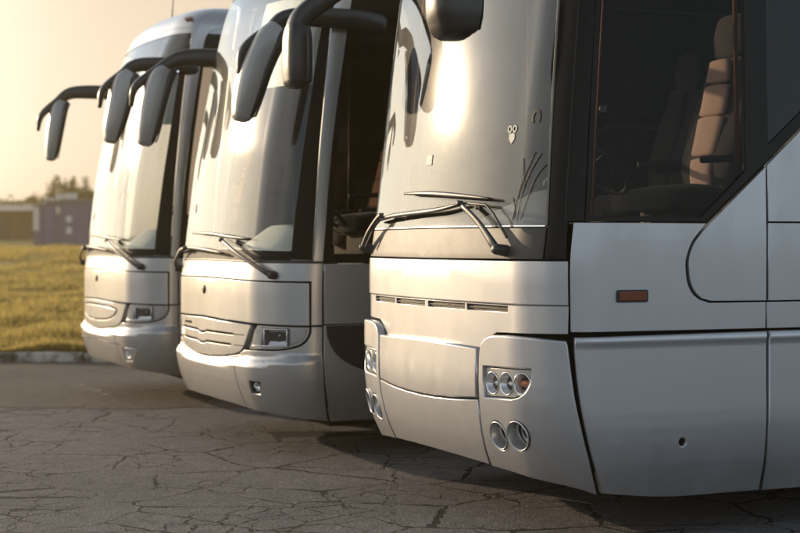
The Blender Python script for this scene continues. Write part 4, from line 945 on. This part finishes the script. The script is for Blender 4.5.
# field
def field_mat():
    m, nt, out = newmat('dry_grass_soil'); b = N(nt, 'ShaderNodeBsdfPrincipled'); L(nt, b.outputs[0], out.inputs[0]); b.inputs['Roughness'].default_value = .95; b.inputs['Specular IOR Level'].default_value = .1
    tc = N(nt, 'ShaderNodeTexCoord'); a = N(nt, 'ShaderNodeTexNoise'); a.inputs['Scale'].default_value = .35; a.inputs['Detail'].default_value = 8; a.inputs['Roughness'].default_value = .65; L(nt, tc.outputs['Object'], a.inputs['Vector'])
    cr = N(nt, 'ShaderNodeValToRGB'); L(nt, a.outputs[0], cr.inputs[0]); e = cr.color_ramp.elements
    e[0].position = .36; e[0].color = (.11, .12, .035, 1); e[1].position = .66; e[1].color = (.40, .33, .19, 1); k = e.new(.5); k.color = (.24, .22, .085, 1)
    L(nt, cr.outputs[0], b.inputs['Base Color'])
    n2 = N(nt, 'ShaderNodeTexNoise'); n2.inputs['Scale'].default_value = 9; n2.inputs['Detail'].default_value = 6; L(nt, tc.outputs['Object'], n2.inputs['Vector'])
    bp = N(nt, 'ShaderNodeBump'); bp.inputs['Strength'].default_value = 1; bp.inputs['Distance'].default_value = .15; L(nt, n2.outputs[0], bp.inputs['Height']); L(nt, bp.outputs[0], b.inputs['Normal'])
    return m
bm = bmesh.new(); ys = list(np.linspace(20.68, 30, 24))+list(np.linspace(31, 110, 60))+[150, 220, 400, 900, 1800]; xs = [-1800, -700, -300, -150, -90]+list(np.linspace(-60, 30, 90))+[60, 150, 400, 1800]
g = [[bm.verts.new((x, y, terr(x, min(y, 150)))) for x in xs] for y in ys]
for i in range(len(ys)-1):
    for j in range(len(xs)-1): bm.faces.new((g[i][j], g[i][j+1], g[i+1][j+1], g[i+1][j]))
fo = meshobj('grass_field', bm, field_mat()); fo['kind'] = 'structure'
# kerb stones
kmat, nt, out = newmat('kerb_whitewash')
b = N(nt, 'ShaderNodeBsdfPrincipled'); L(nt, b.outputs[0], out.inputs[0]); b.inputs['Roughness'].default_value = .85
tc = N(nt, 'ShaderNodeTexCoord'); nz = N(nt, 'ShaderNodeTexNoise'); nz.inputs['Scale'].default_value = 3.2; nz.inputs['Detail'].default_value = 8; nz.inputs['Roughness'].default_value = .7; L(nt, tc.outputs['Object'], nz.inputs['Vector'])
cr = N(nt, 'ShaderNodeValToRGB'); L(nt, nz.outputs[0], cr.inputs[0]); e = cr.color_ramp.elements; e[0].position = .40; e[0].color = (.12, .105, .09, 1); e[1].position = .54; e[1].color = (.62, .60, .55, 1); L(nt, cr.outputs[0], b.inputs['Base Color'])
nb = N(nt, 'ShaderNodeTexNoise'); nb.inputs['Scale'].default_value = 14; nb.inputs['Detail'].default_value = 6; L(nt, tc.outputs['Object'], nb.inputs['Vector'])
bp = N(nt, 'ShaderNodeBump'); bp.inputs['Strength'].default_value = .8; bp.inputs['Distance'].default_value = .03; L(nt, nb.outputs[0], bp.inputs['Height']); L(nt, bp.outputs[0], b.inputs['Normal'])
bm = bmesh.new(); x = -30.0
while x < 14:
    l = random.uniform(.92, 1.0); dz = random.uniform(-.012, .012); dy = random.uniform(-.012, .012)
    add_box(bm, (x, 20.53+dy, -.05), (x+l-.015, 20.69+dy, .125+dz), .02); x += l
bmesh.ops.subdivide_edges(bm, edges=[e for e in bm.edges if e.calc_length() > .5], cuts=8)
for v in bm.verts: v.co += Vector((0, nz_(v.co.x, v.co.z, 3, 1)*.012, nz_(v.co.x, v.co.y, 4, 5)*.012))
ko = meshobj('kerb', bm, kmat, None, False); ko['kind'] = 'structure'

# grass: one mass of blades, thickest near the kerb
def grass():
    gm = leafmat('grass_blade', (.44, .34, .11), .6)
    V, F = [], []
    n = 110000
    u = rng.random(n)
    Y = 20.7+48*u**2.2; X = -Y*(.16+.14*rng.random(n)) + rng.normal(0, .6, n)
    H = .05+.10*rng.random(n)**2
    dens = np.array([nz_(a, b_, .7, 4) for a, b_ in zip(X, Y)])
    H *= np.clip(.8+1.6*dens, .35, 2.0)
    H[(dens < -.12) & (Y > 21.5)] *= .25
    H[(Y < 21.3)] *= 1.3
    ang = rng.random(n)*2*pi; wd = (.010+.014*rng.random(n))*(1+Y/40); lean = rng.normal(0, .35, (n, 2))
    zt = np.array([terr(a, b_) for a, b_ in zip(X, Y)])
    dx, dy = np.cos(ang)*wd, np.sin(ang)*wd
    v = np.zeros((n, 3, 3)); v[:, 0] = np.stack([X-dx, Y-dy, zt-.01], -1); v[:, 1] = np.stack([X+dx, Y+dy, zt-.01], -1); v[:, 2] = np.stack([X+lean[:, 0]*H, Y+lean[:, 1]*H, zt+H], -1)
    me = bpy.data.meshes.new('grass'); me.vertices.add(n*3); me.loops.add(n*3); me.polygons.add(n)
    me.vertices.foreach_set('co', v.reshape(-1)); me.loops.foreach_set('vertex_index', np.arange(n*3, dtype=np.int32)); me.polygons.foreach_set('loop_start', np.arange(0, n*3, 3, dtype=np.int32))
    me.update(); me.validate(); me.materials.append(gm)
    o = link(bpy.data.objects.new('grass', me)); tag(o, 'short sunlit yellow green grass on the field beyond the kerb', 'grass', kind='stuff')
grass()

# ------------------------------------------------------------------ far background
def at_px(px, Y): return (px-400)/1550*Y
def zpx(py, Y): return 1.58-(py-243)/1550*Y
M['kioskblue'] = pbr('blue_kiosk_paint', (.18, .185, .27), .55, var=.2)
M['kioskdark'] = pbr('kiosk_side_paint', (.10, .11, .24), .6, var=.2)
M['whitepaint'] = pbr('white_paint', (.72, .70, .66), .6)
M['brownwall'] = pbr('brown_wall', (.13, .075, .045), .85, var=.3)
M['roofsheet'] = pbr('pale_roof_sheet', (.30, .25, .21), .6)
def kiosk(x0, x1, Y, ztop, depth, label, signs, vent, dx):
    cx = (x0+x1)/2; zb = terr(cx, Y)-.05; hw = (x1-x0)/2; h = ztop-zb
    root = empty('kiosk', (cx, Y, zb)); tag(root, label, 'kiosk', 'blue kiosks at the far edge of the field')
    bm = bmesh.new(); add_box(bm, (-hw, 0, 0), (hw, depth, h-.08), .02); meshobj('wall', bm, M['kioskblue'], root, False)
    bm = bmesh.new()
    n = int(hw*2/.16)
    for i in range(n+1): x = -hw+.04+(2*hw-.08)*i/n; add_box(bm, (x-.02, -.025, .08), (x+.02, -.003, h-.14), .004)
    meshobj('wall_rib', bm, M['kioskdark'], root, False)
    bm = bmesh.new(); add_box(bm, (-hw-.08, -.14, h-.078), (hw+.08, depth+.1, h), .015); meshobj('roof', bm, M['roofsheet'], root, False)
    for (a, b_, c, d) in signs:
        bm = bmesh.new(); add_box(bm, (a, -.05, b_), (c, -.027, d), .008); meshobj('notice', bm, M['whitepaint'], root, False)
    if vent:
        bm = bmesh.new(); add_box(bm, (vent-.2, .3, h), (vent+.2, .8, h+.24), .02); add_box(bm, (vent-.24, .26, h+.24), (vent+.24, .84, h+.28), .01); meshobj('roof_vent', bm, M['whitepaint'], root, False)
    # door with a frame line
    bm = bmesh.new(); add_box(bm, (dx[0], -.06, .02), (dx[1], -.03, h-.35), .01); dd = meshobj('door', bm, M['kioskdark'], root, False)
    bm = bmesh.new(); add_box(bm, (dx[1]-.08, -.10, h*.45), (dx[1]-.04, -.06, h*.45+.1), .005); meshobj('handle', bm, M['rim'], dd, False)
    return root
Yk = 70
kiosk(at_px(27, Yk), at_px(43.5, Yk), Yk+1.2, zpx(203, Yk), 2.2, 'small blue kiosk at the left end, with a pale panel on its left edge', [(-.36, .75, -.08, 1.85)], .25, (0, .33))
kiosk(at_px(45, Yk), at_px(60.5, Yk), Yk+.3, zpx(200, Yk), 2.4, 'blue kiosk in the middle of the row, with one white notice near its top', [(.10, 1.55, .28, 1.85)], .22, (-.32, .02))
kiosk(at_px(61.5, Yk), at_px(108, Yk), Yk, zpx(199, Yk), 2.6, 'long blue kiosk beside the farthest coach, with two white notices', [(-.82, 1.18, -.58, 1.46), (-.82, .66, -.58, .96)], -.7, (.2, .75))
def shed():
    Y = 84; x0, x1 = at_px(-170, Y), at_px(29, Y); zb = terr((x0+x1)/2, Y)-.1; zt = zpx(207, Y); h = zt-zb; L_ = x1-x0
    root = empty('shed', ((x0+x1)/2, Y, zb)); tag(root, 'long low brown shed behind the grass at the left edge of the picture', 'shed')
    bm = bmesh.new(); add_box(bm, (-L_/2, 0, 0), (L_/2, 5, h-.2)); meshobj('wall', bm, M['brownwall'], root, False)
    bm = bmesh.new(); v = [bm.verts.new(p) for p in ((-L_/2-.2, -.3, h-.22), (L_/2+.2, -.3, h-.22), (L_/2+.2, 5.3, h-.22), (-L_/2-.2, 5.3, h-.22), (-L_/2-.2, 2.5, h+.18), (L_/2+.2, 2.5, h+.18))]
    for f in ((0, 1, 5, 4), (2, 3, 4, 5), (0, 4, 3), (1, 2, 5), (0, 3, 2, 1)): bm.faces.new([v[i] for i in f])
    meshobj('roof', bm, M['roofsheet'], root, False)
    for k in range(5):
        x = L_/2-1.4-k*2.1
        bm = bmesh.new(); add_box(bm, (x-.4, -.04, .1), (x+.4, -.003, h-.5), .01); meshobj('door', bm, M['kioskdark' if k % 2 else 'trimgrey'], root, False)
shed()
M['leaf'] = leafmat('leaf_green', (.075, .095, .028)); M['leaf2'] = leafmat('leaf_dry', (.13, .11, .035)); M['bark'] = pbr('bark', (.09, .065, .045), .9)
def tree(x, Y, h, r, label, mat='leaf', n=2600, spiky=False, seed=1, trunk=.35):
    R = np.random.default_rng(seed); zb = terr(x, Y)-.1
    root = empty('tree', (x, Y, zb)); tag(root, label, 'tree', 'trees behind the kiosks')
    bm = bmesh.new(); add_loft(bm, [(0, 0, 0), (.05*h*.1, 0, h*.3), (-.02*h, .02*h, h*.62)], [(.035*h, .035*h), (.025*h, .025*h), (.012*h, .012*h)], n=10, up=(0, 1, 0))
    limbs = []
    for k in range(9):
        a = R.random()*2*pi; z0 = h*(.28+.3*R.random()); e = Vector((cos(a)*r*.8, sin(a)*r*.8, h*(.55+.4*R.random()))); limbs.append(e)
        add_loft(bm, [(0, 0, z0), tuple(e*.5+Vector((0, 0, z0*.45))), tuple(e)], [(.013*h,)*2, (.008*h,)*2, (.003*h,)*2], n=6, up=(.3, .9, .1))
    meshobj('trunk', bm, M['bark'], root)
    cl = [np.array([cos(a)*r*q, sin(a)*r*q, h*(trunk+(1-trunk)*z)]) for a, q, z in zip(R.random(26)*2*pi, R.random(26)**.6*.8, R.random(26)*.85+.1)]
    cl += [np.array(e) for e in limbs]
    c = np.array(cl)[R.integers(0, len(cl), n)]; rad = r*.30
    if spiky:
        P = c+R.normal(0, 1, (n, 3))*[rad*.28, rad*.28, rad*1.1]
    else: P = c+R.normal(0, 1, (n, 3))*rad*.5*(.6+.8*R.random((n, 1)))
    P[:, 2] = np.clip(P[:, 2], h*.12, h*1.12)
    a = R.normal(0, 1, (n, 3)); a /= np.linalg.norm(a, axis=1, keepdims=True); b_ = np.cross(a, R.normal(0, 1, (n, 3))); b_ /= np.linalg.norm(b_, axis=1, keepdims=True)
    s = (.06+.09*R.random((n, 1)))*(h/3.5)**.5
    v = np.stack([P-a*s, P+b_*s*.5, P+a*s, P-b_*s*.5], 1).reshape(-1, 3)
    me = bpy.data.meshes.new('crown'); me.from_pydata(v.tolist(), [], [(4*i, 4*i+1, 4*i+2, 4*i+3) for i in range(n)]); me.materials.append(M[mat])
    link(bpy.data.objects.new('crown', me), root)
Yt = 88
tree(at_px(4, 95), 95, zpx(199, 95)-terr(-24, 95), 1.3, 'low round tree behind the brown shed at the left edge of the picture', 'leaf', seed=3)
tree(at_px(17, 95), 95, zpx(199, 95)-terr(-23, 95), .8, 'small tree behind the brown shed, just left of the kiosks', 'leaf', 1500, seed=4)
tree(at_px(42, Yt), Yt, zpx(196, Yt)-terr(-20, Yt), 1.0, 'bushy tree rising low above the left and middle kiosks', 'leaf2', seed=5)
tree(at_px(60, Yt), Yt, zpx(181, Yt)-terr(-19, Yt), .9, 'thin spiky tree above the middle kiosk', 'leaf2', 900, True, seed=6)
tree(at_px(72, Yt), Yt, zpx(189, Yt)-terr(-18, Yt), 1.3, 'dense bushy tree above the long kiosk', 'leaf', 3200, seed=7)
tree(at_px(80, 91), 91, zpx(182, 91)-terr(-18, 91), .9, 'spiky tree rising just left of the farthest coach', 'leaf2', 1000, True, seed=8)
tree(at_px(100, Yt), Yt, zpx(190, Yt)-terr(-17, Yt), 1.4, 'wide tree partly hidden behind the farthest coach windshield', 'leaf', 3200, seed=9)

# ------------------------------------------------------------------ haze
bm = bmesh.new(); add_box(bm, (-160, -40, -1.), (120, 175, 6.5))
hm, nt, out = newmat('haze'); pv = N(nt, 'ShaderNodeVolumePrincipled'); pv.inputs['Density'].default_value = .0016; pv.inputs['Anisotropy'].default_value = .8; pv.inputs['Color'].default_value = (1., .80, .44, 1)
L(nt, pv.outputs[0], out.inputs['Volume'])
hz = meshobj('haze', bm, hm, None, False); tag(hz, 'thin golden evening haze in the air over the lot', 'haze', kind='stuff')
